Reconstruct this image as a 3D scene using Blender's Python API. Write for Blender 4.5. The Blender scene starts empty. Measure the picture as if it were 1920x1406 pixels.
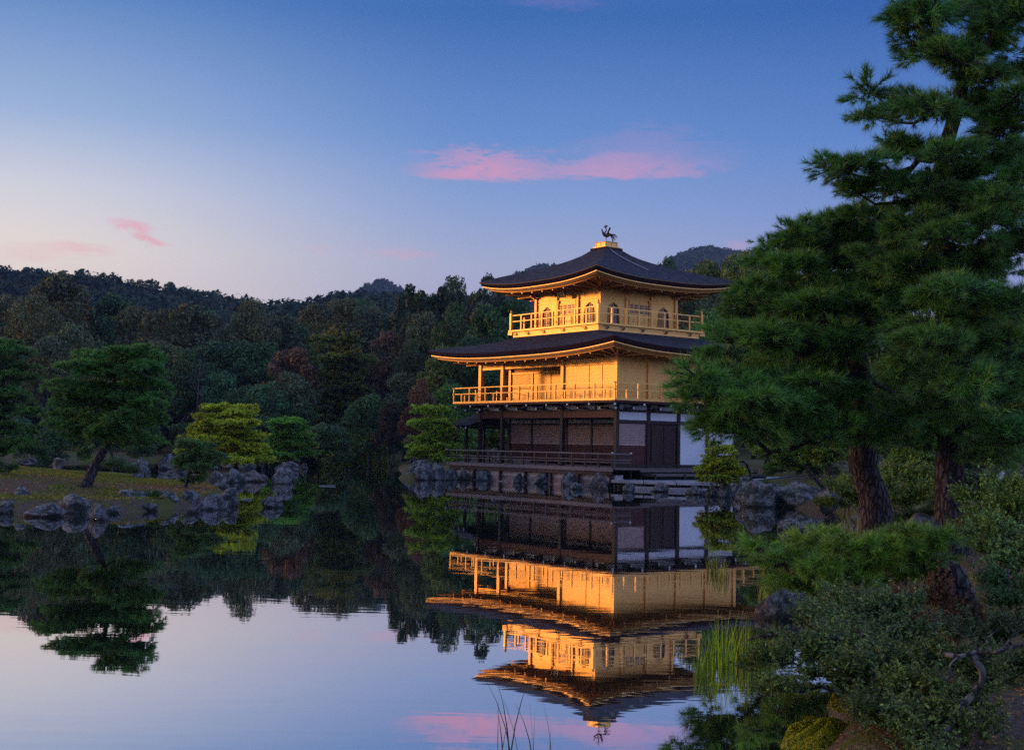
import bpy, math, random
import numpy as np
from mathutils import Vector, Matrix, Quaternion
random.seed(7)
RS = np.random.RandomState(7)
sc = bpy.context.scene
COL = sc.collection

# ------------------------------------------------------------------ camera
CAM = np.array([48.2397, -42.8157, 1.9599]); YAW, PITCH, ROLL, FPX = 0.92651, 0.05413, 0.01872, 2414.4
CF = np.array([-math.sin(YAW)*math.cos(PITCH), math.cos(YAW)*math.cos(PITCH), math.sin(PITCH)])
CR0 = np.array([math.cos(YAW), math.sin(YAW), 0.0]); CU0 = np.cross(CR0, CF)
CR = CR0*math.cos(ROLL)+CU0*math.sin(ROLL); CU = -CR0*math.sin(ROLL)+CU0*math.cos(ROLL)
cam = bpy.data.objects.new('camera', bpy.data.cameras.new('camera')); COL.objects.link(cam)
m = Matrix(((CR[0], CU[0], -CF[0], CAM[0]), (CR[1], CU[1], -CF[1], CAM[1]), (CR[2], CU[2], -CF[2], CAM[2]), (0, 0, 0, 1)))
cam.matrix_world = m
cam.data.sensor_width = 36; cam.data.lens = 36*FPX/1920; cam.data.clip_start = 0.1; cam.data.clip_end = 9000
sc.camera = cam
sc.view_settings.view_transform = 'Standard'; sc.view_settings.look = 'None'
sc.view_settings.gamma = 1; sc.view_settings.exposure = 0.38; sc.view_settings.use_curve_mapping = False
sc.cycles.max_bounces = 6; sc.cycles.diffuse_bounces = 3; sc.cycles.glossy_bounces = 3
sc.cycles.transmission_bounces = 2; sc.cycles.volume_bounces = 0; sc.cycles.transparent_max_bounces = 4
sc.cycles.caustics_reflective = False; sc.cycles.caustics_refractive = False
sc.cycles.sample_clamp_indirect = 2.5
sc.cycles.use_denoising = False

# site plan frame: s runs to the camera's right, d away from it, both level
PR = np.array([math.cos(YAW), math.sin(YAW)]); PF = np.array([-math.sin(YAW), math.cos(YAW)])
def W2(s, d, z=0.0):
    return np.array([CAM[0]+PR[0]*s+PF[0]*d, CAM[1]+PR[1]*s+PF[1]*d, z])
def plan(x, y):
    vx, vy = x-CAM[0], y-CAM[1]
    return vx*PR[0]+vy*PR[1], vx*PF[0]+vy*PF[1]
def ray(px, py): return CF+CR*((px-960)/FPX)-CU*((py-703)/FPX)
def at(px, py, D): return CAM+ray(px, py)*D
def onz(px, py, z):
    v = ray(px, py); return CAM+v*((z-CAM[2])/v[2])

# ------------------------------------------------------------------ node helpers
def newmat(name):
    mt = bpy.data.materials.new(name); mt.use_nodes = True; nt = mt.node_tree; nt.nodes.clear()
    return mt, nt, nt.nodes, nt.links
class NG:
    def __init__(s, nt): s.nt = nt; s.N = nt.nodes; s.L = nt.links
    def n(s, t, **kw):
        x = s.N.new(t)
        for k, v in kw.items(): setattr(x, k, v)
        return x
    def put(s, sock, v):
        if hasattr(v, 'is_output'): s.L.new(v, sock)
        else: sock.default_value = v
    def math(s, op, a, b=0.0, c=0.0, clamp=False):
        x = s.n('ShaderNodeMath', operation=op, use_clamp=clamp)
        s.put(x.inputs[0], a); s.put(x.inputs[1], b); s.put(x.inputs[2], c); return x.outputs[0]
    def mix(s, f, a, b, mode='MIX'):
        x = s.n('ShaderNodeMix', data_type='RGBA', blend_type=mode); s.put(x.inputs[0], f)
        for i, v in ((6, a), (7, b)):
            if not hasattr(v, 'is_output') and len(v) == 3: v = (*v, 1)
            s.put(x.inputs[i], v)
        return x.outputs[2]
    def noise(s, vec, scale, detail=3, rough=0.5, dist=0.0):
        x = s.n('ShaderNodeTexNoise'); 
        if vec is not None: s.L.new(vec, x.inputs['Vector'])
        x.inputs['Scale'].default_value = scale; x.inputs['Detail'].default_value = detail
        x.inputs['Roughness'].default_value = rough; x.inputs['Distortion'].default_value = dist
        return x.outputs['Fac']
    def ramp(s, f, pts, interp='LINEAR'):
        x = s.n('ShaderNodeValToRGB'); s.put(x.inputs[0], f); cr = x.color_ramp; cr.interpolation = interp
        while len(cr.elements) < len(pts): cr.elements.new(0.5)
        for e, (p, c) in zip(cr.elements, pts):
            e.position = p; e.color = (*c, 1) if len(c) == 3 else c
        return x.outputs[0]
    def smooth(s, v, a, b):
        x = s.n('ShaderNodeMapRange', interpolation_type='SMOOTHSTEP'); s.put(x.inputs[0], v)
        x.inputs[1].default_value = a; x.inputs[2].default_value = b; return x.outputs[0]
    def mapping(s, vec, scale=(1, 1, 1), rot=(0, 0, 0)):
        x = s.n('ShaderNodeMapping'); s.L.new(vec, x.inputs[0]); x.inputs['Scale'].default_value = scale; x.inputs['Rotation'].default_value = rot
        return x.outputs[0]
def srgb(r, g, b):
    f = lambda c: (c/255/12.92) if c/255 <= 0.04045 else ((c/255+0.055)/1.055)**2.4
    return (f(r), f(g), f(b))

# ------------------------------------------------------------------ world: dusk sky
SUN_YAW = YAW+math.radians(72)          # the sun has just set to the left of the picture
SUN_EL = math.radians(4.5)
def build_world():
    w = bpy.data.worlds.new('World'); sc.world = w; w.use_nodes = True
    nt = w.node_tree; nt.nodes.clear(); g = NG(nt)
    tc = g.n('ShaderNodeTexCoord'); D = tc.outputs['Generated']
    def dot(v):
        x = g.n('ShaderNodeVectorMath', operation='DOT_PRODUCT'); nt.links.new(D, x.inputs[0]); x.inputs[1].default_value = v; return x.outputs['Value']
    z = dot((0, 0, 1)); u = dot((PR[0], PR[1], 0)); f = dot((PF[0], PF[1], 0))
    el = g.math('MULTIPLY', g.math('ARCSINE', z), 2/math.pi)                       # 0..1 for 0..90 deg
    el = g.math('ABSOLUTE', el)
    az = g.math('MULTIPLY', g.math('ARCTAN2', u, f), 180/math.pi)                  # degrees right of the view axis
    # angle from the sunset azimuth, 0..180
    h = g.math('SQRT', g.math('MAXIMUM', g.math('SUBTRACT', 1.0, g.math('MULTIPLY', z, z)), 1e-5))
    cs = g.math('DIVIDE', dot((-math.sin(SUN_YAW), math.cos(SUN_YAW), 0)), h)
    ang = g.math('MULTIPLY', g.math('ARCCOSINE', g.math('MINIMUM', g.math('MAXIMUM', cs, -1.0), 1.0)), 180/math.pi)
    e = lambda deg: deg/90
    # sunset on the far left of the frame and beyond, centre, right edge, opposite side
    core = g.ramp(el, [(0, (1.0, .60, .30)), (e(5), (1.0, .63, .36)), (e(12), (.80, .62, .50)), (e(20), (.42, .46, .58)), (e(40), (.20, .28, .48)), (1, (.14, .22, .46))])
    left = g.ramp(el, [(0, srgb(240, 208, 180)), (e(8), srgb(226, 214, 200)), (e(10.5), srgb(200, 200, 206)), (e(13.5), srgb(146, 168, 200)), (e(18.8), srgb(78, 120, 176)), (e(40), (.14, .25, .56)), (1, (.28, .40, .78))])
    mid = g.ramp(el, [(0, srgb(190, 172, 190)), (e(8), srgb(158, 164, 190)), (e(10.3), srgb(130, 152, 194)), (e(13.5), srgb(94, 131, 187)), (e(18.8), srgb(48, 95, 159)), (e(40), (.14, .25, .56)), (1, (.28, .40, .78))])
    right = g.ramp(el, [(0, srgb(160, 150, 190)), (e(8), srgb(130, 143, 188)), (e(10.3), srgb(110, 134, 188)), (e(13.5), srgb(80, 118, 180)), (e(18.8), srgb(41, 86, 154)), (e(40), (.14, .25, .56)), (1, (.28, .40, .78))])
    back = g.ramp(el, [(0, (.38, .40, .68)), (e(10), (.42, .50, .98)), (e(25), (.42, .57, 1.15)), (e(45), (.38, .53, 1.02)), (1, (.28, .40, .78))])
    c = g.mix(g.smooth(ang, 8, 49), g.mix(1.0, core, (2.2, 1.9, 1.7), 'MULTIPLY'), left)
    c = g.mix(g.smooth(ang, 49, 72), c, mid)
    c = g.mix(g.smooth(ang, 70, 95), c, right)
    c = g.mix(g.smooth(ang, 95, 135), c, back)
    # pink clouds
    eld = g.math('MULTIPLY', el, 90.0)
    cmb = g.n('ShaderNodeCombineXYZ'); g.put(cmb.inputs[0], az); g.put(cmb.inputs[1], eld); P = cmb.outputs[0]
    nz = g.noise(g.mapping(P, (0.28, 1.1, 1)), 1.0, 5, 0.6)
    nf = g.noise(g.mapping(P, (0.55, 2.2, 1)), 1.0, 8, 0.7, 1.2)
    def blob(a0, e0, wa, we, tilt=0.0, soft=1.0, bottom=None):
        da = g.math('SUBTRACT', az, a0); de = g.math('SUBTRACT', eld, e0)
        de = g.math('SUBTRACT', de, g.math('MULTIPLY', da, tilt))
        de = g.math('ADD', de, g.math('ADD', g.math('MULTIPLY', g.math('SUBTRACT', nz, 0.5), we*2.2), g.math('MULTIPLY', g.math('SUBTRACT', nf, 0.5), we*2.6)))
        q = g.math('ADD', g.math('POWER', g.math('ABSOLUTE', g.math('DIVIDE', da, wa)), 2.0), g.math('POWER', g.math('ABSOLUTE', g.math('DIVIDE', de, we)), 2.0))
        v = g.math('SUBTRACT', 1.0, q, clamp=True)
        v = g.smooth(v, 0.0, soft)
        if bottom is not None:
            v = g.math('MULTIPLY', v, g.smooth(g.math('SUBTRACT', g.math('SUBTRACT', eld, e0), g.math('MULTIPLY', da, tilt)), bottom-0.10, bottom+0.16))
        return g.math('MULTIPLY', v, g.math('ADD', -.10, g.math('MULTIPLY', nf, 2.0)), clamp=True)
    def ang_of(px, py):
        v = ray(px, py); s_ = v[0]*PR[0]+v[1]*PR[1]; d_ = v[0]*PF[0]+v[1]*PF[1]
        return math.degrees(math.atan2(s_, d_)), math.degrees(math.atan2(v[2], math.hypot(s_, d_)))
    main = [(890, 320, 3.7, 1.0, 0.0, 1.2, -.50, .66), (1020, 316, 6.0, .95, .0, 1.5, -.50, .46), (1190, 316, 5.4, .75, .0, 1.5, -.5, .42), (1220, 285, 5.0, 1.3, 0, 1.8, None, .26)]
    small = [(245, 425, 1.2, .34, -.15, 1.3, None, .75), (285, 452, 1.1, .18, -.22, 1.3, None, .7), (262, 440, .7, .35, -.6, 1.3, None, .6), (145, 465, 2.0, .42, 0, 1.6, None, .55), (60, 480, 2.4, .6, 0, 1.8, None, .40), (755, 476, 2.2, .35, 0, 1.4, None, .30), (1384, 462, .8, .5, 0, 1.8, None, .35), (1050, 4, 3.0, .4, -.05, 1.8, None, .14), (600, 466, 1.0, .3, 0, 1.4, None, .18)]
    for (px, py, wa, we, ti, so, bo, op) in main+small:
        a0, e0 = ang_of(px, py)
        mk = g.math('MULTIPLY', blob(a0, e0, wa, we, ti, so, bo), op)
        c = g.mix(mk, c, srgb(210, 142, 168) if py < 400 else srgb(226, 150, 160))
    # physical dusk sky blended in for the part of the dome above the frame
    sky = g.n('ShaderNodeTexSky', sky_type='NISHITA'); sky.sun_disc = False
    sky.sun_elevation = SUN_EL; sky.sun_rotation = -SUN_YAW
    skc = g.mix(1.0, sky.outputs[0], (.10, .10, .10), 'MULTIPLY')
    c = g.mix(g.math('MULTIPLY', g.smooth(eld, 25, 60), 0.5), c, skc)
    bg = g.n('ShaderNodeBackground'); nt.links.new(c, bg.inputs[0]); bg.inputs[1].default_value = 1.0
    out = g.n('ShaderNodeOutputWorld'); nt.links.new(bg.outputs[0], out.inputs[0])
    w.cycles.sampling_method = 'MANUAL'; w.cycles.sample_map_resolution = 512
build_world()
sun = bpy.data.objects.new('sun', bpy.data.lights.new('sun', 'SUN')); COL.objects.link(sun)
sun.data.energy = 0.8; sun.data.angle = math.radians(5); sun.data.color = (1.0, .52, .20)
sd_ = Vector((-math.sin(SUN_YAW)*math.cos(SUN_EL), math.cos(SUN_YAW)*math.cos(SUN_EL), math.sin(SUN_EL)))
sun.rotation_euler = sd_.to_track_quat('Z', 'Y').to_euler()

# ------------------------------------------------------------------ mesh helpers
class MB:
    def __init__(s): s.v = []; s.f = []
    def box(s, x0, x1, y0, y1, z0, z1):
        if x0 > x1: x0, x1 = x1, x0
        if y0 > y1: y0, y1 = y1, y0
        if z0 > z1: z0, z1 = z1, z0
        b = len(s.v)
        s.v += [(x0, y0, z0), (x1, y0, z0), (x1, y1, z0), (x0, y1, z0), (x0, y0, z1), (x1, y0, z1), (x1, y1, z1), (x0, y1, z1)]
        s.f += [(b, b+3, b+2, b+1), (b+4, b+5, b+6, b+7), (b, b+1, b+5, b+4), (b+1, b+2, b+6, b+5), (b+2, b+3, b+7, b+6), (b+3, b, b+4, b+7)]
        return s
    def quad(s, *p):
        b = len(s.v); s.v += [tuple(q) for q in p]; s.f.append(tuple(range(b, b+len(p)))); return s
    def bar(s, p, q, w, h, up=(0, 0, 1)):
        p = Vector(p); q = Vector(q); d = (q-p).normalized(); u = Vector(up); r = d.cross(u)
        if r.length < 1e-4: r = d.cross(Vector((1, 0, 0)))
        r.normalize(); u = r.cross(d); b = len(s.v)
        for c in (p, q):
            for (a, e) in ((-1, -1), (1, -1), (1, 1), (-1, 1)): s.v.append(tuple(c+r*(a*w/2)+u*(e*h/2)))
        s.f += [(b, b+1, b+2, b+3), (b+7, b+6, b+5, b+4)]+[(b+i, b+4+i, b+4+(i+1) % 4, b+(i+1) % 4) for i in range(4)]
        return s
    def tube(s, pts, rad, n=8, cap=True):
        pts = [Vector(p) for p in pts]; k = len(pts)
        if not hasattr(rad, '__len__'): rad = [rad]*k
        b = len(s.v); r = None
        for i in range(k):
            d = (pts[min(i+1, k-1)]-pts[max(i-1, 0)]).normalized()
            if r is None: r = d.cross(Vector((0.31, 0.2, 0.93)) if abs(d.z) < .9 else Vector((1, 0, 0))).normalized()
            else: r = (r-d*r.dot(d)).normalized()
            u = d.cross(r)
            for j in range(n):
                a = 2*math.pi*j/n; s.v.append(tuple(pts[i]+(r*math.cos(a)+u*math.sin(a))*rad[i]))
        for i in range(k-1):
            for j in range(n):
                s.f.append((b+i*n+j, b+i*n+(j+1) % n, b+(i+1)*n+(j+1) % n, b+(i+1)*n+j))
        if cap: s.f.append(tuple(b+j for j in range(n-1, -1, -1))); s.f.append(tuple(b+(k-1)*n+j for j in range(n)))
        return s
    def lathe(s, c, prof, n=12):
        b = len(s.v)
        for (r, z) in prof:
            for j in range(n):
                a = 2*math.pi*j/n; s.v.append((c[0]+r*math.cos(a), c[1]+r*math.sin(a), c[2]+z))
        for i in range(len(prof)-1):
            for j in range(n): s.f.append((b+i*n+j, b+i*n+(j+1) % n, b+(i+1)*n+(j+1) % n, b+(i+1)*n+j))
        s.f.append(tuple(b+j for j in range(n-1, -1, -1))); s.f.append(tuple(b+(len(prof)-1)*n+j for j in range(n)))
        return s
    def mesh(s, name, smooth=False):
        me = bpy.data.meshes.new(name); me.from_pydata(s.v, [], s.f); me.update()
        if smooth: me.polygons.foreach_set('use_smooth', [True]*len(me.polygons))
        return me
    def build(s, name, mat, parent=None, smooth=False, **kw):
        return obj(name, s.mesh(name, smooth), mat, parent, **kw)
def obj(name, me, mat, parent=None, local=False, **kw):
    if mat is not None and len(me.materials) == 0: me.materials.append(mat)
    o = bpy.data.objects.new(name, me); COL.objects.link(o)
    if parent is not None:
        o.parent = parent
        if not local: o.matrix_parent_inverse = Matrix.Translation(-parent.location)
    for k, v in kw.items(): o[k] = v
    return o
def tagged(o, label, cat, group=None):
    o['label'] = label; o['category'] = cat
    if group: o['group'] = group
    return o
def empty(name, loc, label, cat, group=None, rz=0.0):
    o = bpy.data.objects.new(name, None); COL.objects.link(o); o.location = loc; o.rotation_euler = (0, 0, rz); o.empty_display_size = .3
    return tagged(o, label, cat, group)
def npmesh(name, V, F, k):
    """V (n,3), F (m,k) -> mesh"""
    me = bpy.data.meshes.new(name); V = np.asarray(V, np.float32); F = np.asarray(F, np.int32)
    me.vertices.add(len(V)); me.vertices.foreach_set('co', V.ravel())
    me.loops.add(F.size); me.loops.foreach_set('vertex_index', F.ravel())
    me.polygons.add(len(F)); me.polygons.foreach_set('loop_start', np.arange(len(F), dtype=np.int32)*k)
    me.update(calc_edges=True); return me

# ------------------------------------------------------------------ materials
def simple(name, col, rough=.6, metal=0.0, spec=.3, var=.25, scale=3.0, bump=0.0, bscale=40.0, stretch=(1, 1, 1), col2=None):
    mt, nt, N, L = newmat(name); g = NG(nt); tc = g.n('ShaderNodeTexCoord'); v = g.mapping(tc.outputs['Object'], stretch)
    n1 = g.noise(v, scale, 4, .6); n2 = g.noise(v, scale*7, 3, .6)
    f = g.math('ADD', g.math('MULTIPLY', n1, .65), g.math('MULTIPLY', n2, .35))
    lo = tuple(c*(1-var) for c in col); hi = tuple(min(1, c*(1+var)) for c in (col2 or col))
    c = g.mix(g.smooth(f, .3, .7), lo, hi)
    b = g.n('ShaderNodeBsdfPrincipled'); L.new(c, b.inputs['Base Color']); b.inputs['Roughness'].default_value = rough
    b.inputs['Metallic'].default_value = metal; b.inputs['Specular IOR Level'].default_value = spec
    if bump:
        bp = g.n('ShaderNodeBump'); bp.inputs['Strength'].default_value = .8; bp.inputs['Distance'].default_value = bump
        L.new(g.noise(v, bscale, 4, .65), bp.inputs['Height']); L.new(bp.outputs[0], b.inputs['Normal'])
    o = g.n('ShaderNodeOutputMaterial'); L.new(b.outputs[0], o.inputs[0]); return mt
M = {}
def gold_mat():
    mt, nt, N, L = newmat('gold_leaf'); g = NG(nt); tc = g.n('ShaderNodeTexCoord'); P = tc.outputs['Object']
    vo = g.n('ShaderNodeTexVoronoi', distance='CHEBYCHEV'); L.new(P, vo.inputs['Vector']); vo.inputs['Scale'].default_value = 8.5; vo.inputs['Randomness'].default_value = .25
    sheet = g.n('ShaderNodeSeparateColor'); L.new(vo.outputs['Color'], sheet.inputs[0]); n1 = g.noise(P, 1.3, 4, .65); n2 = g.noise(g.mapping(P, (1, 1, 4)), 9, 4, .7)
    f = g.math('ADD', g.math('MULTIPLY', sheet.outputs[0], .22), g.math('ADD', g.math('MULTIPLY', n1, .5), g.math('MULTIPLY', n2, .3)))
    c = g.mix(g.smooth(f, .3, .85), (.79, .42, .115), (.96, .59, .19))
    b = g.n('ShaderNodeBsdfPrincipled'); L.new(c, b.inputs['Base Color']); b.inputs['Metallic'].default_value = .8
    L.new(g.math('ADD', .32, g.math('MULTIPLY', f, .25)), b.inputs['Roughness'])
    bp = g.n('ShaderNodeBump'); bp.inputs['Strength'].default_value = 1; bp.inputs['Distance'].default_value = .004
    L.new(g.math('ADD', n2, g.math('MULTIPLY', sheet.outputs[1], .12)), bp.inputs['Height']); L.new(bp.outputs[0], b.inputs['Normal'])
    o = g.n('ShaderNodeOutputMaterial'); L.new(b.outputs[0], o.inputs[0]); return mt
M['gold'] = gold_mat()
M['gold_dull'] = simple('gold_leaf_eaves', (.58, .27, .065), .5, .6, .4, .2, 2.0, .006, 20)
M['gold_line'] = simple('gold_edge', (.86, .50, .16), .45, .6, .5, .1, 3)
M['roof'] = simple('cedar_bark_roof', (.022, .018, .025), .85, 0, .2, .6, 3.5, .06, 22, (1, 1, 3.5), (.066, .053, .066))
M['eave_arris'] = simple('brown_eave_arris', (.34, .20, .10), .7, 0, .3, .2, 4)
M['door'] = simple('door_timber', (.055, .024, .020), .6, 0, .3, .4, 3, .003, 30, (6, 6, 1))
M['moulding'] = simple('door_moulding_timber', (.11, .060, .050), .6, 0, .3, .2, 3)
M['roof_edge'] = simple('cedar_bark_edge', (.045, .018, .022), .8, 0, .2, .4, 5, .01, 30, (1, 1, 8))
M['wood'] = simple('dark_timber', (.040, .022, .020), .6, 0, .35, .4, 4, .004, 30, (6, 6, 1))
M['redwood'] = simple('red_brown_timber', (.07, .005, .011), .55, 0, .4, .35, 4, .003, 30, (1, 6, 6))
M['lattice'] = simple('pale_lattice_timber', (.50, .34, .29), .6, 0, .3, .15, 5)
M['lattice_back'] = simple('paper_behind_lattice', (.30, .18, .155), .8, 0, .2, .2, 3)
M['darklattice'] = simple('dark_lattice_timber', (.15, .055, .045), .6, 0, .3, .2, 5)
M['board'] = simple('weathered_deck_timber', (.15, .11, .105), .65, 0, .35, .3, 5, .003, 30, (1, 8, 8))
M['railwood'] = simple('grey_weathered_rail', (.17, .145, .15), .6, 0, .35, .25, 5)
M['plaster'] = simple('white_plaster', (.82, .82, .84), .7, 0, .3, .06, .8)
M['cap'] = simple('white_painted_tip', (.85, .85, .85), .6, 0, .3, .03, 2)
M['plaster_shade'] = simple('grey_shaded_plaster', (.68, .68, .70), .7, 0, .3, .05, 2)  # white plaster with the shade of sheltered panels put into its colour
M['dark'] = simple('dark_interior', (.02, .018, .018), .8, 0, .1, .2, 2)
M['bronze'] = simple('dark_bronze', (.09, .055, .025), .4, .7, .5, .3, 20)
M['window_back'] = simple('window_pane_dark', (.13, .10, .12), .4, 0, .5, .1, 2)
M['podium'] = simple('pink_washed_plaster', (.34, .20, .18), .85, 0, .2, .35, 1.6, .01, 18, (1, 1, 2), (.40, .30, .28))
M['coping'] = simple('pale_coping_plaster', (.62, .54, .51), .85, 0, .2, .2, 3, .005, 20)
M['slab'] = simple('grey_stone_slab', (.27, .26, .28), .8, 0, .3, .3, 1.5, .008, 16, (1, 1, 1), (.36, .34, .35))
M['cable'] = simple('pale_cable', (.5, .5, .5), .5, .2, .5, .05, 2)
M['bamboo'] = simple('grey_bamboo', (.35, .33, .34), .5, 0, .5, .15, 6)

def rock_mat(name, a, b_, moss=.35):
    mt, nt, N, L = newmat(name); g = NG(nt); tc = g.n('ShaderNodeTexCoord'); oi = g.n('ShaderNodeObjectInfo')
    va = g.n('ShaderNodeVectorMath', operation='ADD'); L.new(tc.outputs['Object'], va.inputs[0]); L.new(oi.outputs['Location'], va.inputs[1]); v = va.outputs[0]
    n1 = g.noise(v, 2.2, 5, .65); n2 = g.noise(v, 9, 5, .7, .4)
    c = g.mix(g.smooth(n2, .38, .64), a, b_)
    c = g.mix(g.smooth(n1, .42, .58), c, tuple(x*.45 for x in a))
    c = g.mix(g.math('MULTIPLY', g.smooth(n2, .62, .70), .55), c, (.42, .42, .43))
    gm = g.n('ShaderNodeNewGeometry'); sp = g.n('ShaderNodeSeparateXYZ'); L.new(gm.outputs['Normal'], sp.inputs[0])
    mk = g.math('MULTIPLY', g.math('MULTIPLY', g.smooth(sp.outputs[2], .2, .9), g.smooth(n1, .50, .62)), moss)
    c = g.mix(mk, c, (.05, .06, .012))
    ps = g.n('ShaderNodeSeparateXYZ'); L.new(gm.outputs['Position'], ps.inputs[0])
    wet = g.math('SUBTRACT', 1.0, g.smooth(ps.outputs[2], .02, .10))
    c = g.mix(g.math('MULTIPLY', wet, .7), c, (.015, .014, .012))
    b = g.n('ShaderNodeBsdfPrincipled'); L.new(c, b.inputs['Base Color']); b.inputs['Roughness'].default_value = .8; b.inputs['Specular IOR Level'].default_value = .3
    bp = g.n('ShaderNodeBump'); bp.inputs['Strength'].default_value = 1; bp.inputs['Distance'].default_value = .05
    L.new(n2, bp.inputs['Height']); L.new(bp.outputs[0], b.inputs['Normal'])
    o = g.n('ShaderNodeOutputMaterial'); L.new(b.outputs[0], o.inputs[0]); return mt
M['rock'] = rock_mat('garden_rock', (.095, .095, .095), (.34, .335, .33))
M['rock_warm'] = rock_mat('warm_garden_rock', (.14, .105, .10), (.30, .24, .23), .15)

def leaf_mat(name, rough=.55, spec=.25, trans=.35, hue=.5, tint=(1.95, 2.0, .95), dead=0.0):
    """leaf colour = object colour x per-leaf and per-clump variation"""
    mt, nt, N, L = newmat(name); g = NG(nt)
    oi = g.n('ShaderNodeObjectInfo'); gm = g.n('ShaderNodeNewGeometry')
    rnd = gm.outputs['Random Per Island']
    tc = g.n('ShaderNodeTexCoord'); va = g.n('ShaderNodeVectorMath', operation='ADD'); L.new(tc.outputs['Object'], va.inputs[0]); L.new(oi.outputs['Location'], va.inputs[1])
    n1 = g.noise(va.outputs[0], .9, 2, .5)
    base = g.mix(1.0, oi.outputs['Color'], tint, 'MULTIPLY')
    v = g.math('ADD', .35, g.math('MULTIPLY', g.math('POWER', rnd, 1.6), 1.75))
    cmb = g.n('ShaderNodeCombineXYZ'); 
    for i in range(3): g.put(cmb.inputs[i], v)
    c = g.mix(1.0, base, cmb.outputs[0], 'MULTIPLY')
    c2 = g.mix(1.0, c, (1.55, 1.12, .55), 'MULTIPLY')
    c = g.mix(g.math('MULTIPLY', g.smooth(n1, .45, .70), hue), c, c2)
    if dead: c = g.mix(g.smooth(rnd, 1-dead, 1-dead+.002), c, (.20, .115, .05))
    b = g.n('ShaderNodeBsdfPrincipled'); L.new(c, b.inputs['Base Color']); b.inputs['Roughness'].default_value = rough; b.inputs['Specular IOR Level'].default_value = spec
    t = g.n('ShaderNodeBsdfTranslucent'); L.new(c, t.inputs[0])
    ms = g.n('ShaderNodeMixShader'); ms.inputs[0].default_value = trans; L.new(b.outputs[0], ms.inputs[1]); L.new(t.outputs[0], ms.inputs[2])
    o = g.n('ShaderNodeOutputMaterial'); L.new(ms.outputs[0], o.inputs[0]); return mt
M['needle'] = leaf_mat('pine_needles', .42, .5, .25, .55, dead=.035)
M['leaf'] = leaf_mat('leaves', .5, .35, .3, .5)
M['blade'] = leaf_mat('reed_blades', .5, .3, .35, .9)

def bark_mat(name, a, b_):
    mt, nt, N, L = newmat(name); g = NG(nt); tc = g.n('ShaderNodeTexCoord')
    v = g.mapping(tc.outputs['Object'], (1, 1, .30)); vo = g.n('ShaderNodeTexVoronoi', feature='DISTANCE_TO_EDGE'); vd = g.n('ShaderNodeVectorMath', operation='ADD')
    nn = g.n('ShaderNodeTexNoise'); L.new(v, nn.inputs['Vector']); nn.inputs['Scale'].default_value = 9; nn.inputs['Detail'].default_value = 4
    sc_ = g.n('ShaderNodeVectorMath', operation='SCALE'); L.new(nn.outputs['Color'], sc_.inputs[0]); sc_.inputs['Scale'].default_value = .12
    L.new(v, vd.inputs[0]); L.new(sc_.outputs[0], vd.inputs[1]); L.new(vd.outputs[0], vo.inputs['Vector']); vo.inputs['Scale'].default_value = 13
    h = g.smooth(vo.outputs['Distance'], 0, .22)
    c = g.mix(h, tuple(x*.3 for x in a), g.mix(g.noise(v, 5, 4, .6), a, b_))
    b = g.n('ShaderNodeBsdfPrincipled'); L.new(c, b.inputs['Base Color']); b.inputs['Roughness'].default_value = .85; b.inputs['Specular IOR Level'].default_value = .2
    bp = g.n('ShaderNodeBump'); bp.inputs['Strength'].default_value = 1; bp.inputs['Distance'].default_value = .03; L.new(h, bp.inputs['Height']); L.new(bp.outputs[0], b.inputs['Normal'])
    o = g.n('ShaderNodeOutputMaterial'); L.new(b.outputs[0], o.inputs[0]); return mt
M['bark'] = bark_mat('pine_bark', (.070, .055, .052), (.130, .108, .110))
M['palebark'] = bark_mat('pale_bark', (.11, .10, .10), (.21, .19, .19))

def ground_mat():
    mt, nt, N, L = newmat('moss_and_earth'); g = NG(nt); tc = g.n('ShaderNodeTexCoord'); v = tc.outputs['Object']
    n1 = g.noise(v, .35, 5, .6); n2 = g.noise(v, 2.2, 6, .65); n3 = g.noise(v, 28, 5, .7)
    moss = g.mix(n3, (.060, .075, .014), (.21, .20, .045)); earth = g.mix(g.smooth(n3, .3, .7), (.055, .034, .026), (.27, .18, .14))
    f = g.smooth(g.math('ADD', g.math('MULTIPLY', n1, .5), g.math('MULTIPLY', n2, .5)), .44, .56)
    c = g.mix(f, earth, moss)
    lit = g.smooth(g.noise(v, 42, 2, .5), .64, .69); c = g.mix(g.math('MULTIPLY', lit, .5), c, (.16, .10, .05))
    b = g.n('ShaderNodeBsdfPrincipled'); L.new(c, b.inputs['Base Color']); b.inputs['Roughness'].default_value = .95; b.inputs['Specular IOR Level'].default_value = .15
    bp = g.n('ShaderNodeBump'); bp.inputs['Strength'].default_value = 1; bp.inputs['Distance'].default_value = .05; L.new(g.math('ADD', n3, g.math('MULTIPLY', n2, 3.0)), bp.inputs['Height']); L.new(bp.outputs[0], b.inputs['Normal'])
    o = g.n('ShaderNodeOutputMaterial'); L.new(b.outputs[0], o.inputs[0]); return mt
M['ground'] = ground_mat()
M['grass'] = leaf_mat('short_grass', .8, .1, .2, .9)
M['gravel'] = simple('pale_gravel', (.42, .42, .46), .9, 0, .2, .2, 12, .01, 60)

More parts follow.
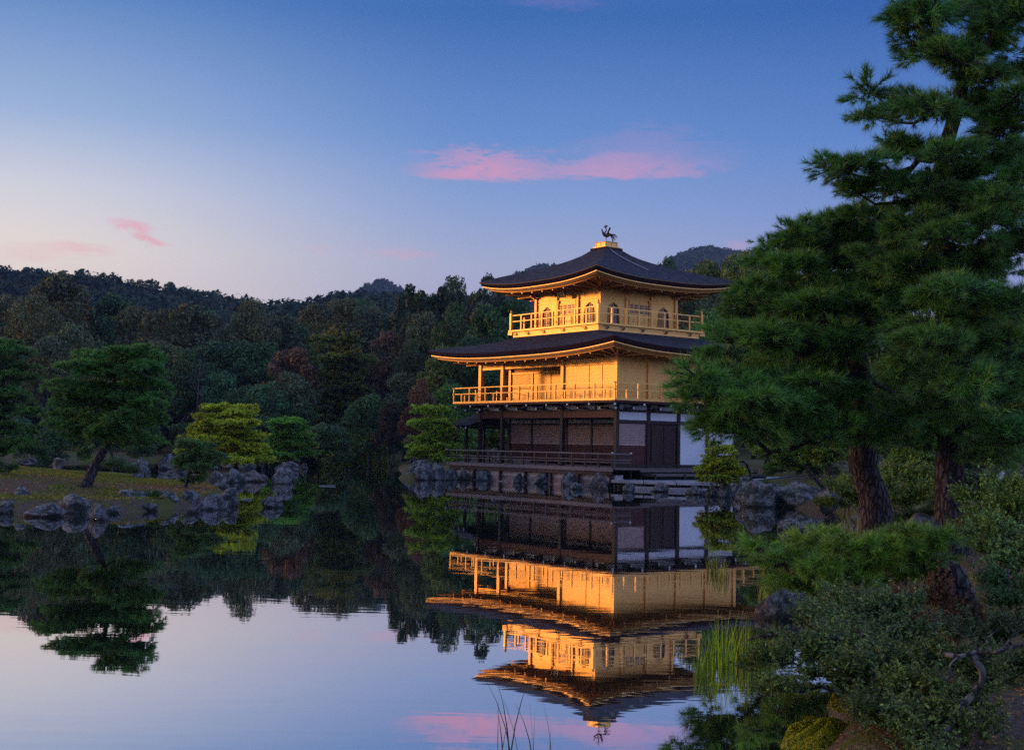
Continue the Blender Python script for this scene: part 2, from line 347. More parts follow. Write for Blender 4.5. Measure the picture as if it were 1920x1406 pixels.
def water_mat():
    mt, nt, N, L = newmat('pond_water'); g = NG(nt); tc = g.n('ShaderNodeTexCoord'); v = g.mapping(tc.outputs['Object'], (1, 1, 1), (0, 0, -YAW))
    a = g.noise(g.mapping(v, (.55, 1.6, 1)), 1.0, 3, .55, .6)
    b2 = g.noise(g.mapping(v, (1.3, 5.0, 1)), 1.0, 2, .5, .3)
    patch = g.smooth(g.noise(v, .12, 2, .5), .40, .65)
    h = g.math('ADD', a, g.math('MULTIPLY', b2, g.math('ADD', .04, g.math('MULTIPLY', patch, .30))))
    bp = g.n('ShaderNodeBump'); bp.inputs['Strength'].default_value = 1; bp.inputs['Distance'].default_value = .00085; L.new(h, bp.inputs['Height'])
    fr = g.n('ShaderNodeFresnel'); fr.inputs[0].default_value = 1.33; L.new(bp.outputs[0], fr.inputs['Normal'])
    mr = g.n('ShaderNodeMapRange'); L.new(fr.outputs[0], mr.inputs[0]); mr.inputs[1].default_value = .1; mr.inputs[2].default_value = .9; mr.inputs[3].default_value = .72; mr.inputs[4].default_value = .92
    gl = g.n('ShaderNodeBsdfGlossy'); gl.inputs['Roughness'].default_value = .012; gl.inputs['Color'].default_value = (1.0, .97, .985, 1); L.new(bp.outputs[0], gl.inputs['Normal'])
    df = g.n('ShaderNodeBsdfDiffuse'); df.inputs[0].default_value = (.016, .022, .014, 1)
    ms = g.n('ShaderNodeMixShader'); L.new(mr.outputs[0], ms.inputs[0]); L.new(df.outputs[0], ms.inputs[1]); L.new(gl.outputs[0], ms.inputs[2])
    o = g.n('ShaderNodeOutputMaterial'); L.new(ms.outputs[0], o.inputs[0]); return mt
M['water'] = water_mat()

# ------------------------------------------------------------------ terrain
POND = [(-4, -10), (-1, 2), (.6, 5.5), (1.75, 7.6), (2.5, 10), (3.2, 12.5), (3.7, 14.8), (4.3, 18), (5.2, 23), (7.0, 29), (9.0, 35), (10.8, 41), (9.6, 43.6),
        (9.8, 48), (9.9, 54), (9.5, 58.9), (7.6, 59.6), (6.2, 60.5), (5.1, 61.9), (-3.4, 73.2), (-4.9, 68.5), (-6.0, 70), (-6.6, 80), (-8.2, 95), (-9.6, 112), (-11, 121), (-18, 126), (-30, 118), (-45, 98), (-60, 80), (-72, 40), (-60, 0), (-40, -25), (-15, -22)]
ISLES = [[(-60, 36), (-30, 33.2), (-17, 33.2), (-13, 33.5), (-11.0, 33.2), (-9.7, 34.6), (-9.0, 37), (-8.9, 40), (-9.6, 44), (-11.2, 49), (-14.0, 52), (-17, 60), (-24, 68), (-40, 72), (-60, 70)],
         [(-16.0, 66.5), (-15.0, 64.8), (-13.4, 64.6), (-12.6, 66.5), (-13.2, 69), (-15.2, 69.5)],
         [(-15.9, 88), (-15.2, 86.8), (-14.2, 87), (-14.1, 88.6), (-15.2, 89.4)]]
def sdist(P, poly):
    """signed distance (positive inside) of points P (n,2)"""
    poly = np.array(poly, float); n = len(poly); dmin = np.full(len(P), 1e18); ins = np.zeros(len(P), bool)
    for i in range(n):
        a = poly[i]; b = poly[(i+1) % n]; ab = b-a; t = np.clip(((P-a)@ab)/(ab@ab), 0, 1)
        q = P-(a+t[:, None]*ab); dmin = np.minimum(dmin, (q*q).sum(1))
        c = ((a[1] > P[:, 1]) != (b[1] > P[:, 1])) & (P[:, 0] < (b[0]-a[0])*(P[:, 1]-a[1])/((b[1]-a[1]) if b[1] != a[1] else 1e-9)+a[0])
        ins ^= c
    d = np.sqrt(dmin); return np.where(ins, d, -d)
def fnoise(x, y, seed=0):
    r = np.random.RandomState(seed); o = 0
    for k in range(7):
        a = r.uniform(0, 6.28); f = 1.0*1.7**k/6; o = o+np.sin((x*math.cos(a)+y*math.sin(a))*f+r.uniform(0, 6.28))/(1.35**k)
    return o/3
def sm(x, a, b):
    t = np.clip((x-a)/(b-a), 0, 1); return t*t*(3-2*t)
RIDGE_PX = [-400, 0, 150, 250, 310, 360, 420, 480, 550, 630, 700, 760, 850, 950, 1200, 1600, 2400]
RIDGE_H = [60, 52, 51, 49.5, 46, 43, 43, 40, 37, 40.5, 44, 43, 34, 28, 24, 20, 20]
FAR_PX = [-600, 200, 500, 650, 700, 720, 745, 800, 930, 965, 1005, 1040, 1100, 1200, 1231, 1270, 1316, 1360, 1400, 1450, 1600, 2400]
FAR_H = [80, 90, 100, 145, 170, 176, 170, 150, 165, 189, 202, 202, 185, 192, 206, 220, 229, 224, 221, 200, 160, 100]
def height(s, d):
    P = np.stack([s, d], 1); land = -sdist(P, POND)
    for I in ISLES: land = np.maximum(land, sdist(P, I)*.9)
    isl = np.maximum.reduce([sdist(P, I) for I in ISLES])
    n = fnoise(s, d, 3)
    z = np.where(land < 0, np.maximum(land*.7, -.7), np.minimum(land*1.1, .30))
    z = z+np.where(land > 0, sm(land, .3, 9)*.45*(1+.25*n), 0)+np.where(land > 0, .06*fnoise(s*1.3, d*1.3, 9), 0)
    z = z+np.where(isl > 0, sm(isl, 0.5, 9)*.15, 0)
    # the pavilion ground stays level
    pv = sm(land, 0.0, .2)*(1-sm(np.hypot((s-4)/16, (d-75)/16), .7, 1.0)); z = np.where((isl < 0) & (land > 0), z*(1-pv)+.34*pv, z)
    # wooded slopes and hills
    z = z+sm(d, 122, 190)*7*sm(land, 2, 30)
    q = 960+s/d.clip(1)*0; pxr = 960+s/500*FPX
    z = z+np.interp(pxr, RIDGE_PX, RIDGE_H)*sm(d, 190, 505)*(1-.8*sm(d, 540, 1000))*(1+.05*fnoise(s/14, d/14, 5))*.90
    pxf = 960+s/1500*FPX
    z = z+(np.interp(pxf, FAR_PX, FAR_H)-17)*sm(d, 900, 1500)*(1-.6*sm(d, 1600, 2600))
    return z
def H(s, d): return float(height(np.array([float(s)]), np.array([float(d)]))[0])
def ground_at(px, d):
    """world point on the ground seen along column px at distance d"""
    s = (px-960)/FPX*d; return W2(s, d, H(s, d))
def build_ground():
    def axis(segs):
        o = []
        for a, b, st in segs: o += list(np.arange(a, b, st))
        return np.array(o+[segs[-1][1]])
    S = axis([(-5000, -1000, 800), (-1000, -300, 60), (-300, -60, 12), (-60, -22, 1.6), (-22, -6, .4), (-6, 0, .6), (0, 13, .2), (13, 40, 1.0), (40, 300, 12), (300, 1000, 60), (1000, 5000, 800)])
    Dd = axis([(-400, -60, 60), (-60, 0, 6), (0, 3, .8), (3, 26, .22), (26, 76, .45), (76, 140, 1.6), (140, 560, 10), (560, 2600, 50), (2600, 6000, 400)])
    gs, gd = np.meshgrid(S, Dd); s = gs.ravel(); d = gd.ravel(); z = height(s, d)
    V = np.stack([CAM[0]+PR[0]*s+PF[0]*d, CAM[1]+PR[1]*s+PF[1]*d, z], 1)
    w = len(S); i, j = np.meshgrid(np.arange(len(Dd)-1), np.arange(w-1), indexing='ij'); b = (i*w+j).ravel()
    F = np.stack([b, b+1, b+w+1, b+w], 1)
    me = npmesh('ground', V, F, 4); me.polygons.foreach_set('use_smooth', [True]*len(me.polygons))
    obj('ground', me, M['ground'], kind='structure')
    c = [W2(-300, -60), W2(160, -60), W2(160, 200), W2(-300, 200)]
    MB().quad(*c).build('pond_water', M['water'], kind='structure')
build_ground()
def drape(name, poly, mat, step=.5, lift=.03):
    poly = np.array(poly); s0, d0 = poly.min(0); s1, d1 = poly.max(0)
    S = np.arange(s0, s1+step, step); D = np.arange(d0, d1+step, step); gs, gd = np.meshgrid(S, D); s = gs.ravel(); d = gd.ravel()
    ins = sdist(np.stack([s, d], 1), poly) > 0; z = height(s, d)+lift
    V = np.stack([CAM[0]+PR[0]*s+PF[0]*d, CAM[1]+PR[1]*s+PF[1]*d, z], 1); w = len(S); F = []
    for i in range(len(D)-1):
        for j in range(w-1):
            b = i*w+j
            if ins[b] and ins[b+1] and ins[b+w] and ins[b+w+1]: F.append((b, b+1, b+w+1, b+w))
    obj(name, npmesh(name, V, F, 4), mat, kind='structure')
drape('gravel_path', [(9.8, 62), (12, 62), (16.5, 66), (16.5, 76), (12, 76), (10, 68)], M['gravel'])

# ------------------------------------------------------------------ the pavilion
B = 2.12; PW = 5.5*B; PD = 4*B; XC, YC = -PW/2, PD/2
PAV = empty('golden_pavilion', (XC, YC, 0), 'three-storey gold-leafed pavilion with dark bark roofs standing at the edge of the pond', 'pavilion')
def part(mb, name, mat, parent=PAV, **kw): return mb.build(name, mat, parent, **kw)
# ---- deck and ground floor
Z1 = .93
mb = MB()
for k in range(26):                      # deck boards of the south veranda, running east-west pieces
    x0 = -12.0+k*.56; part(MB().box(x0, x0+.55, -1.96, -.02, Z1-.06, Z1), 'deck_board', M['board'])
part(MB().box(-12.03, 2.05, -2.04, -1.98, Z1-.16, Z1+.02), 'deck_edge_beam', M['railwood'])
part(MB().box(-11.9, 1.9, -1.96, -1.84, Z1-.34, Z1-.162), 'deck_joist', M['wood'])
part(MB().box(-PW, 0, 0, PD, Z1-.1, Z1+.04), 'floor', M['board'])
for x in (-11.6, -9.6, -7.2, -5.0, -2.9, -.7, 1.75):
    part(MB().box(x-.065, x+.065, -1.90, -1.77, .05, Z1-.16), 'deck_post', M['wood'])
# deck railing
rz = 1.62
for x in np.linspace(-11.98, 1.98, 15):
    part(MB().box(x-.045, x+.045, -2.035, -1.945, Z1+.02, rz-.03), 'railing_post', M['wood'])
for z, h, dy in ((rz, .06, 0), (1.33, .035, 0), (1.20, .03, .01)):
    part(MB().box(-12.1, 2.12, -2.03+dy, -1.94-dy, z-h/2, z+h/2), 'handrail' if h > .05 else 'rail', M['railwood'])
    part(MB().box(1.94+dy, 2.03-dy, -1.935, -.75, z-h/2, z+h/2), 'handrail' if h > .05 else 'rail', M['railwood'])
    part(MB().box(-12.03+dy, -11.94-dy, -1.935, -.1, z-h/2, z+h/2), 'handrail' if h > .05 else 'rail', M['railwood'])
part(MB().box(1.95, 2.02, -.82, -.75, .45, rz-.02), 'railing_post', M['wood'])
for x, y in ((-12.03, -2.03), (1.98, -2.0), (1.98, -.79)):
    part(MB().box(x-.03, x+.03, y-.03, y+.03, rz+.03, rz+.07), 'post_cap', M['cap'])
# ground floor columns
def col(x, y, z0, z1, w, mat, name='column'): return part(MB().box(x-w/2, x+w/2, y-w/2, y+w/2, z0, z1), name, mat)
cols = [(0, 0), (-2*B, 0), (-4.5*B, 0), (-PW, 0)]+[(0, k*B) for k in (1, 2, 3, 4)]+[(-PW, k*B) for k in (1, 2, 3, 4)]+[(-k*B, PD) for k in (1, 2, 3, 4, 5)]
for x, y in cols: col(x, y, .35, 4.12, .20, M['wood'])
for X in (-9.54, -6.42, -4.32, -2.12): col(X, B, Z1, 3.44, .14, M['wood'])
xs = [0, -2*B, -4.5*B, -PW]
for a, b in zip(xs[:-1], xs[1:]):
    part(MB().box(b+.10, a-.10, -.075, .075, 3.43, 3.74), 'tie_beam', M['redwood'])
    part(MB().box(b+.10, a-.10, -.06, .06, 3.745, 3.84), 'upper_beam', M['wood'])
ys = [0, B, 2*B, 3*B, 4*B]
for a, b in zip(ys[:-1], ys[1:]):
    part(MB().box(-.07, .07, a+.10, b-.10, 3.72, 3.84), 'upper_beam', M['wood'])
    part(MB().box(-.07, .07, a+.10, b-.10, 3.16, 3.32), 'lintel', M['wood'])
    part(MB().box(-.05, .02, a+.10, b-.10, 3.322, 3.718), 'plaster_panel', M['plaster'])
    part(MB().box(-.06, .06, a+.10, b-.10, Z1+.04, Z1+.16), 'sill_beam', M['wood'])
    part(MB().box(-.05, .015, a+.10, b-.10, 3.842, 4.12), 'clerestory_panel', M['plaster_shade'])
# clerestory on the south, between short struts
edges = [0, -B*.75, -B*1.45, -2*B, -B*2.75, -B*3.5, -B*4.5, -PW]
for i, (a, b) in enumerate(zip(edges[:-1], edges[1:])):
    part(MB().box(b+.10, a-.10, -.02, .04, 3.842, 4.12), 'clerestory_panel', M['plaster_shade'])
    part(MB().box(b-.05, b+.05, -.05, .06, 3.842, 4.12), 'strut', M['wood'])
def lattice(parent, x0, x1, y0, y1, z0, z1, step, bw, mat, back, out):
    """lattice panel on a wall plane; out = outward unit axis (0,-1) or (1,0)"""
    horiz = abs(x1-x0) > abs(y1-y0); mb = MB(); L0, L1 = (min(x0, x1), max(x0, x1)) if horiz else (min(y0, y1), max(y0, y1))
    def bx(a, b, c, d, t0, t1):
        if horiz: mb.box(a, b, y0+out[1]*t0, y0+out[1]*t1, c, d)
        else: mb.box(x0+out[0]*t0, x0+out[0]*t1, a, b, c, d)
    n = max(2, int((L1-L0)/step)); k = max(2, int((z1-z0)/step))
    for i in range(n+1):
        c = L0+(L1-L0)*i/n; bx(max(L0, c-bw/2), min(L1, c+bw/2), z0, z1, .012, .028)
    for i in range(k+1):
        c = z0+(z1-z0)*i/k; bx(L0, L1, max(z0, c-bw/2), min(z1, c+bw/2), .014, .034)
    bp = MB()
    if horiz: bp.box(L0, L1, y0-.01, y0+.01, z0, z1)
    else: bp.box(x0-.01, x0+.01, L0, L1, z0, z1)
    o = bp.build('lattice_panel', back, parent); mb.build('lattice', mat, o); return o
inner = [(-PW+.10, -9.62), (-9.46, -6.50), (-6.34, -4.39), (-4.25, -2.20), (-2.04, -.06)]
for a, b in inner:
    lattice(PAV, a, b, B, B, 2.10, 3.10, .085, .036, M['lattice'], M['lattice_back'], (0, -1))
    lattice(PAV, a, b, B, B, Z1+.16, 2.04, .085, .030, M['darklattice'], M['dark'], (0, -1))
    part(MB().box(a, b, B-.045, B+.03, 2.042, 2.098), 'panel_rail', M['lattice'])
    part(MB().box(a, b, B-.05, B+.03, 3.102, 3.20), 'lintel', M['wood'])
    part(MB().box(a, b, B-.03, B+.03, 3.202, 3.40), 'plaster_panel', M['plaster_shade'])
lattice(PAV, 0, 0, .12, B-.20, 2.10, 3.12, .085, .036, M['lattice'], M['lattice_back'], (1, 0))
lattice(PAV, 0, 0, .12, B-.20, Z1+.17, 2.04, .085, .030, M['darklattice'], M['dark'], (1, 0))
part(MB().box(-.03, .05, .12, B-.20, 2.042, 2.098), 'panel_rail', M['lattice'])
part(MB().box(-.03, .06, B-.198, B-.102, Z1+.16, 3.16), 'jamb', M['redwood'])
# doors in the second east bay
part(MB().box(-.04, -.01, B+.10, 2*B-.10, Z1+.16, 3.16), 'door_surround', M['wood'])
for a, b in ((B+.22, B*1.5-.02), (B*1.5+.02, 2*B-.22)):
    dr = part(MB().box(0.0, .04, a, b, Z1+.18, 3.10), 'door', M['door'])
    mb = MB(); r = (b-a)/2-.08; cy = (a+b)/2; pts = [(.05, cy-r, Z1+.35)]+[(.05, cy-r*math.cos(t), 2.78+.18*math.sin(t)) for t in np.linspace(0, math.pi, 9)]+[(.05, cy+r, Z1+.35)]
    for p, q in zip(pts[:-1], pts[1:]): mb.bar(p, q, .03, .035, (1, 0, 0))
    mb.bar(pts[-1], pts[0], .03, .035, (1, 0, 0)); mb.build('door_moulding', M['moulding'], dr)
# white walls: two bays
for k in (2, 3):
    part(MB().box(-.05, .02, k*B+.10, (k+1)*B-.10, Z1+.162, 3.158), 'plaster_wall', M['plaster'])
for (x0, x1, y0, y1) in ((-PW, 0, PD-.04, PD+.02), ):
    part(MB().box(x0+.1, x1-.1, y0, y1, Z1, 4.12), 'north_wall', M['wood'])
part(MB().box(-PW-.02, -PW+.03, 2*B, PD-.1, Z1, 4.12), 'west_wall', M['wood'])
part(MB().box(-PW+.1, -.1, .1, PD-.1, 3.44, 3.5), 'ceiling', M['wood'])
# brackets carrying the balcony: dark arms with white tips
for k in range(7):
    for (off, z0, z1, ln) in ((.35, 4.02, 4.13, 1.02), (.0, 3.84, 3.96, .62)):
        x = -.55-k*1.72-off
        if x < -PW: continue
        a = part(MB().box(x-.05, x+.05, -ln, -.062, z0, z1), 'bracket_arm', M['wood'])
        MB().box(x-.045, x+.045, -ln-.045, -ln-.002, z0+.01, z1-.01).build('bracket_tip', M['cap'], a)
        part(MB().box(x-.25, x+.25, -ln+.12, -ln+.24, z1-.10, z1-.01), 'bracket_cross', M['wood'])
for k in range(5):
    for (off, z0, z1, ln) in ((.35, 4.02, 4.13, 1.02), (.0, 3.84, 3.96, .62)):
        y = .55+k*1.85+off
        if y > PD: continue
        a = part(MB().box(.062, ln, y-.05, y+.05, z0, z1), 'bracket_arm', M['wood'])
        MB().box(ln+.002, ln+.045, y-.045, y+.045, z0+.01, z1-.01).build('bracket_tip', M['cap'], a)
        part(MB().box(ln-.24, ln-.12, y-.25, y+.25, z1-.10, z1-.01), 'bracket_cross', M['wood'])
for (sx, x, yy, sy) in ((1, 0, 0, -1), (-1, -PW, 0, -1)):
    for z, l in ((4.06, 1.0), (3.88, .6)):
        a = part(MB().bar((x+sx*.12, yy+sy*.12, z), (x+sx*l, yy+sy*l, z), .11, .12), 'bracket_arm', M['wood'])
        MB().bar((x+sx*(l+.01), yy+sy*(l+.01), z), (x+sx*(l+.06), yy+sy*(l+.06), z-.01), .10, .10).build('bracket_tip', M['cap'], a)
# ---- second storey
P2 = 1.15; ZB = 4.24
part(MB().box(-PW-P2+.1, P2-.1, -P2+.1, PD+P2-.1, ZB-.10, ZB-.002), 'balcony_underside', M['redwood'])
part(MB().box(-PW-P2, P2, -P2, PD+P2, ZB, ZB+.11), 'balcony_floor', M['gold'])
def planks(x0, x1, y0, y1, z0, z1, name='wall_boards', mat='gold', h=.17, parent=PAV):
    mb = MB(); n = max(1, round((z1-z0)/h)); st = (z1-z0)/n; horiz = abs(x1-x0) > abs(y1-y0)
    for i in range(n):
        j = random.uniform(0, .003)
        if horiz: mb.box(x0, x1, y0-j, y1, z0+i*st+.0015, z0+(i+1)*st-.0015)
        else: mb.box(x0, x1+j, y0, y1, z0+i*st+.0015, z0+(i+1)*st-.0015)
    return mb.build(name, M[mat], parent, kind='stuff')
ZT = 6.45
# closed south room front, two bays wide, in shutters
sh = [-4.14, -3.16, -2.12, -1.09, -.10]
for a, b in zip(sh[:-1], sh[1:]): planks(a+.025, b-.025, -.02, .04, ZB+.13, 6.10, 'shutter')
part(MB().box(-4.14, -.10, .042, .06, ZB+.11, ZT), 'wall_backing', M['gold_dull'])
part(MB().box(-4.14, -.10, -.05, .04, 6.12, 6.20), 'lintel', M['gold'])
planks(-4.14, -.10, -.01, .04, 6.21, ZT, 'upper_boards')
for x, w in ((0, .2), (-4.24, .22), (-3.16, .05), (-4.5*B, .24), (-PW, .24)): col(x, 0, ZB+.11, ZT+.35, w, M['gold'])
for x in (-PW, ): 
    for k in (1, 2, 3, 4): col(x, k*B, ZB+.11, ZT+.3, .2, M['gold'])
# recessed wall
part(MB().box(-PW+.1, -4.24, B+.03, B+.06, ZB+.11, 6.6), 'wall_backing', M['gold_dull'])
lattice(PAV, -PW+.15, -9.70, B, B, ZB+.95, 6.0, .105, .05, M['gold'], M['dark'], (0, -1))
planks(-PW+.15, -9.70, B-.02, B+.03, ZB+.13, ZB+.90)
part(MB().box(-9.66, -9.50, B-.07, B+.03, ZB+.11, 6.1), 'door_post', M['gold'])
for a, b in ((-9.48, -7.95), (-7.90, -6.3), (-6.25, -4.3)): part(MB().box(a+.02, b-.02, B-.03, B+.03, ZB+.13, 6.0), 'door_panel', M['gold'])
for x in (-7.92, -6.27): part(MB().box(x-.03, x+.03, B-.06, B+.0, ZB+.13, 6.0), 'door_batten', M['gold_line'])
part(MB().box(-PW+.1, -4.24, B-.06, B+.02, 6.02, 6.12), 'lintel', M['gold'])
part(MB().box(-PW+.12, -4.36, -.06, .06, 6.16, 6.28), 'veranda_beam', M['gold'])
part(MB().box(-PW+.12, -4.36, -.05, .05, 6.282, ZT+.1), 'frieze_board', M['gold_dull'])
part(MB().box(-PW+.05, -4.30, .06, B-.05, 6.5, 6.55), 'veranda_ceiling', M['gold_dull'])
part(MB().box(-4.26, -4.20, .12, B, ZB+.11, 6.5), 'side_wall', M['gold'])
# east wall
for k in range(4): planks(-.04, .02, k*B+.10, (k+1)*B-.10, ZB+.13, 6.45)
part(MB().box(-.06, -.042, .1, PD-.1, ZB+.11, ZT), 'wall_backing', M['gold_dull'])
for k in (1, 2, 3, 4): col(0, k*B, ZB+.11, ZT+.3, .20, M['gold'])
part(MB().box(-.04, .05, .1, PD-.1, 6.452, 6.56), 'lintel', M['gold'])
part(MB().box(-PW+.1, -.1, PD-.03, PD+.02, ZB+.11, ZT), 'north_wall', M['gold'])
part(MB().box(-PW-.02, -PW+.03, 2*B, PD-.1, ZB+.11, ZT), 'west_wall', M['gold'])
# railing round the balcony
def railing(x0, x1, y0, y1, z0, zt, zm, nS, nE, pw, corner=None, half=True, mat='gold', over=.10):
    for (ax, c, a0, a1, n) in (('x', y0, x0, x1, nS), ('x', y1, x0, x1, nS), ('y', x1, y0, y1, nE), ('y', x0, y0, y1, nE)):
        far = (ax == 'x' and c == y1) or (ax == 'y' and c == x0)
        for zz, hh in ((zt, .05), (zm, .045)):
            ov = over if corner is None else -.05
            if ax == 'x': part(MB().box(a0-ov, a1+ov, c-.025, c+.025, zz-hh/2, zz+hh/2), 'rail', M[mat])
            else: part(MB().box(c-.022, c+.022, a0-ov, a1+ov, zz-hh/2-.003, zz+hh/2+.003), 'rail', M[mat])
        for i in range(n+1):
            if i in (0, n) and (corner is not None or ax == 'y'): continue
            t = a0+(a1-a0)*i/n; p = (t, c) if ax == 'x' else (c, t)
            part(MB().box(p[0]-pw/2, p[0]+pw/2, p[1]-pw/2, p[1]+pw/2, z0, zt-.03), 'railing_post', M[mat])
        if half:
            for i in range(n):
                t = a0+(a1-a0)*(i+.5)/n; p = (t, c) if ax == 'x' else (c, t)
                part(MB().box(p[0]-pw/2, p[0]+pw/2, p[1]-pw/2, p[1]+pw/2, z0, zm-.025), 'short_post', M[mat])
    if corner:
        for x in (x0, x1):
            for y in (y0, y1):
                c = part(MB().box(x-.075, x+.075, y-.075, y+.075, z0-.08, corner-.22), 'corner_post', M[mat])
                MB().lathe((x, y, corner-.22), [(.085, 0), (.085, .03), (.05, .05), (.07, .10), (.06, .15), (.02, .20), (.004, .24)], 10).build('finial', M[mat], c, smooth=True)
railing(-PW-P2+.04, P2-.04, -P2+.04, PD+P2-.04, ZB+.11, 5.12, 4.78, 9, 7, .075)
# ---- roofs
def hip_roof(name, inner, zi, outer, zo, rise, thick, power, nseg=28, nring=12, curl=2.6, arris=False):
    """inner/outer = (x0,x1,y0,y1)"""
    def ringpt(r, side, t):           # side 0 S,1 E,2 N,3 W ; t in 0..1
        e = [inner[i]+(outer[i]-inner[i])*r for i in range(4)]; x0, x1, y0, y1 = e
        s = 2*t-1
        zz = zi+(zo-zi)*(r**power); zz += rise*(abs(s)**curl)*sm(np.array(r), .1, 1.0)
        if side == 0: return (x0+(x1-x0)*t, y0, zz)
        if side == 1: return (x1, y0+(y1-y0)*t, zz)
        if side == 2: return (x1-(x1-x0)*t, y1, zz)
        return (x0, y1-(y1-y0)*t, zz)
    mb = MB()
    for sd in range(4):
        b = len(mb.v)
        for i in range(nring+1):
            for j in range(nseg+1): mb.v.append(tuple(float(q) for q in ringpt(i/nring, sd, j/nseg)))
        for i in range(nring):
            for j in range(nseg):
                k = b+i*(nseg+1)+j; mb.f.append((k, k+nseg+1, k+nseg+2, k+1))
    rf = part(mb, name, M['roof'], smooth=True)
    # eave edge: bark thickness leaning inward, then a gilt fascia and a dark soffit board
    def loop(ins, dz):
        o = []
        for sd in range(4):
            for j in range(nseg):
                x, y, z = ringpt(1, sd, j/nseg); t = j/nseg
                e = [outer[0]+ins, outer[1]-ins, outer[2]+ins, outer[3]-ins]
                X = min(max(x, e[0]), e[1]) if sd in (1, 3) else e[0]+(e[1]-e[0])*(t if sd == 0 else 1-t)
                Y = min(max(y, e[2]), e[3]) if sd in (0, 2) else e[2]+(e[3]-e[2])*(t if sd == 1 else 1-t)
                if sd == 1: X = e[1]
                if sd == 3: X = e[0]
                if sd == 0: Y = e[2]
                if sd == 2: Y = e[3]
                o.append((X, Y, z-dz))
        return o
    def band(nm, mat, rows):
        mb = MB(); n = 4*nseg
        for r in rows: mb.v += r
        for i in range(len(rows)-1):
            for j in range(n): mb.f.append((i*n+j, (i+1)*n+j, (i+1)*n+(j+1) % n, i*n+(j+1) % n))
        return mb.build(nm, mat, rf, smooth=False)
    band('eave_arris', M['eave_arris'] if arris else M['roof_edge'], [loop(0, 0), loop(.01, .035)])
    band('bark_edge', M['roof_edge'], [loop(.01, .0352), loop(.10, thick*.6), loop(.22, thick)])
    band('gilt_fascia', M['gold_line'], [loop(.22, thick+.001), loop(.16, thick+.002), loop(.16, thick+.05), loop(.26, thick+.052)])
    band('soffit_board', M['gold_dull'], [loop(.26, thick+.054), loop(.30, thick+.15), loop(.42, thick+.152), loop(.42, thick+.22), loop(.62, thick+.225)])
    return rf, loop
def soffit(loop, thick, wall, zw, nseg, name='soffit'):
    """underside from the eave to the wall top"""
    a = loop(.60, thick+.20); n = len(a); b = []
    x0, x1, y0, y1 = wall
    for sd in range(4):
        for j in range(nseg):
            t = j/nseg
            b.append({0: (x0+(x1-x0)*t, y0, zw), 1: (x1, y0+(y1-y0)*t, zw), 2: (x1-(x1-x0)*t, y1, zw), 3: (x0, y1-(y1-y0)*t, zw)}[sd])
    mb = MB(); mb.v = a+b
    for j in range(n): mb.f.append((j, n+j, n+(j+1) % n, (j+1) % n))
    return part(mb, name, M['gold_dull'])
def rafters(loop, thick, wall, zw, nseg, spacing, drop, w, hgt, tips, outer, name='rafter'):
    x0, x1, y0, y1 = wall; L = loop(.60, thick+.18); n = len(L)
    def eave(side, t):
        j = t*nseg; i = int(j); f = j-i; A = L[(side*nseg+i) % n]; Bp = L[(side*nseg+i+1) % n]; return Vector(A).lerp(Vector(Bp), f)
    for side in range(4):
        ln = (x1-x0) if side in (0, 2) else (y1-y0); el = (outer[1]-outer[0]) if side in (0, 2) else (outer[3]-outer[2])
        k = max(2, int(el/spacing))
        for i in range(k+1):
            t = min(.985, max(.015, i/k)); e = eave(side, t)
            if side in (0, 2):
                X = min(max(e.x, x0), x1); yy = y0 if side == 0 else y1; wz = Vector((X, yy, zw+.02))
            else:
                Y = min(max(e.y, y0), y1); xx = x1 if side == 1 else x0; wz = Vector((xx, Y, zw+.02))
            p = wz+Vector((0, 0, -drop)); q = e+Vector((0, 0, -drop)); dd = (q-p).normalized()
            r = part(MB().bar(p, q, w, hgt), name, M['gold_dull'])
            if tips and side in (0, 1, 3): MB().bar(q+dd*.003, q+dd*.05, w*.95, hgt*.95).build('rafter_tip', M['gold_line'], r)
o2 = (-PW-2.25, 2.25, -2.25, PD+2.25); i2 = (XC-3.66, XC+3.66, YC-3.66, YC+3.66)
R2, L2 = hip_roof('lower_roof', i2, 7.98, o2, 6.90, .38, .26, .86, curl=2.8)
soffit(L2, .26, (-PW+.02, -.02, .02, PD-.02), 6.62, 28)
rafters(L2, .26, (-PW, 0, 0, PD), 6.58, 28, .95, .06, .09, .11, True, o2)
rafters(L2, .26, (-PW, 0, 0, PD), 6.60, 28, .32, .02, .045, .05, False, o2, 'slim_rafter')
# bracket arms under the lower roof
for k in range(12):
    x = -.2-k*1.02
    if x < -PW-.1: break
    a = part(MB().box(x-.04, x+.04, -.62, -.03, 6.44, 6.53), 'eave_bracket', M['gold']); MB().box(x-.035, x+.035, -.66, -.622, 6.445, 6.525).build('bracket_tip', M['gold_line'], a)
# ---- third storey
H3 = 2.735; Z3 = 8.30
x0, x1, y0, y1 = XC-3.66, XC+3.66, YC-3.66, YC+3.66
for nm, b in (('skirt_board', (x0, x1, y0, y0+.08)), ('skirt_board', (x0, x1, y1-.08, y1)), ('skirt_board', (x0, x0+.08, y0+.082, y1-.082)), ('skirt_board', (x1-.08, x1, y0+.082, y1-.082))):
    part(MB().box(b[0], b[1], b[2], b[3], 7.90, 8.14), nm, M['gold'])
for b in ((x0-.03, x1+.03, y0-.03, y0+.05), (x0-.03, x1+.03, y1-.05, y1+.03), (x0-.03, x0+.05, y0+.052, y1-.052), (x1-.05, x1+.03, y0+.052, y1-.052)):
    part(MB().box(b[0], b[1], b[2], b[3], 8.143, 8.27), 'skirt_beam', M['gold'])
part(MB().box(XC-3.86, XC+3.86, YC-3.86, YC+3.86, 8.275, 8.37), 'upper_balcony_floor', M['gold'])
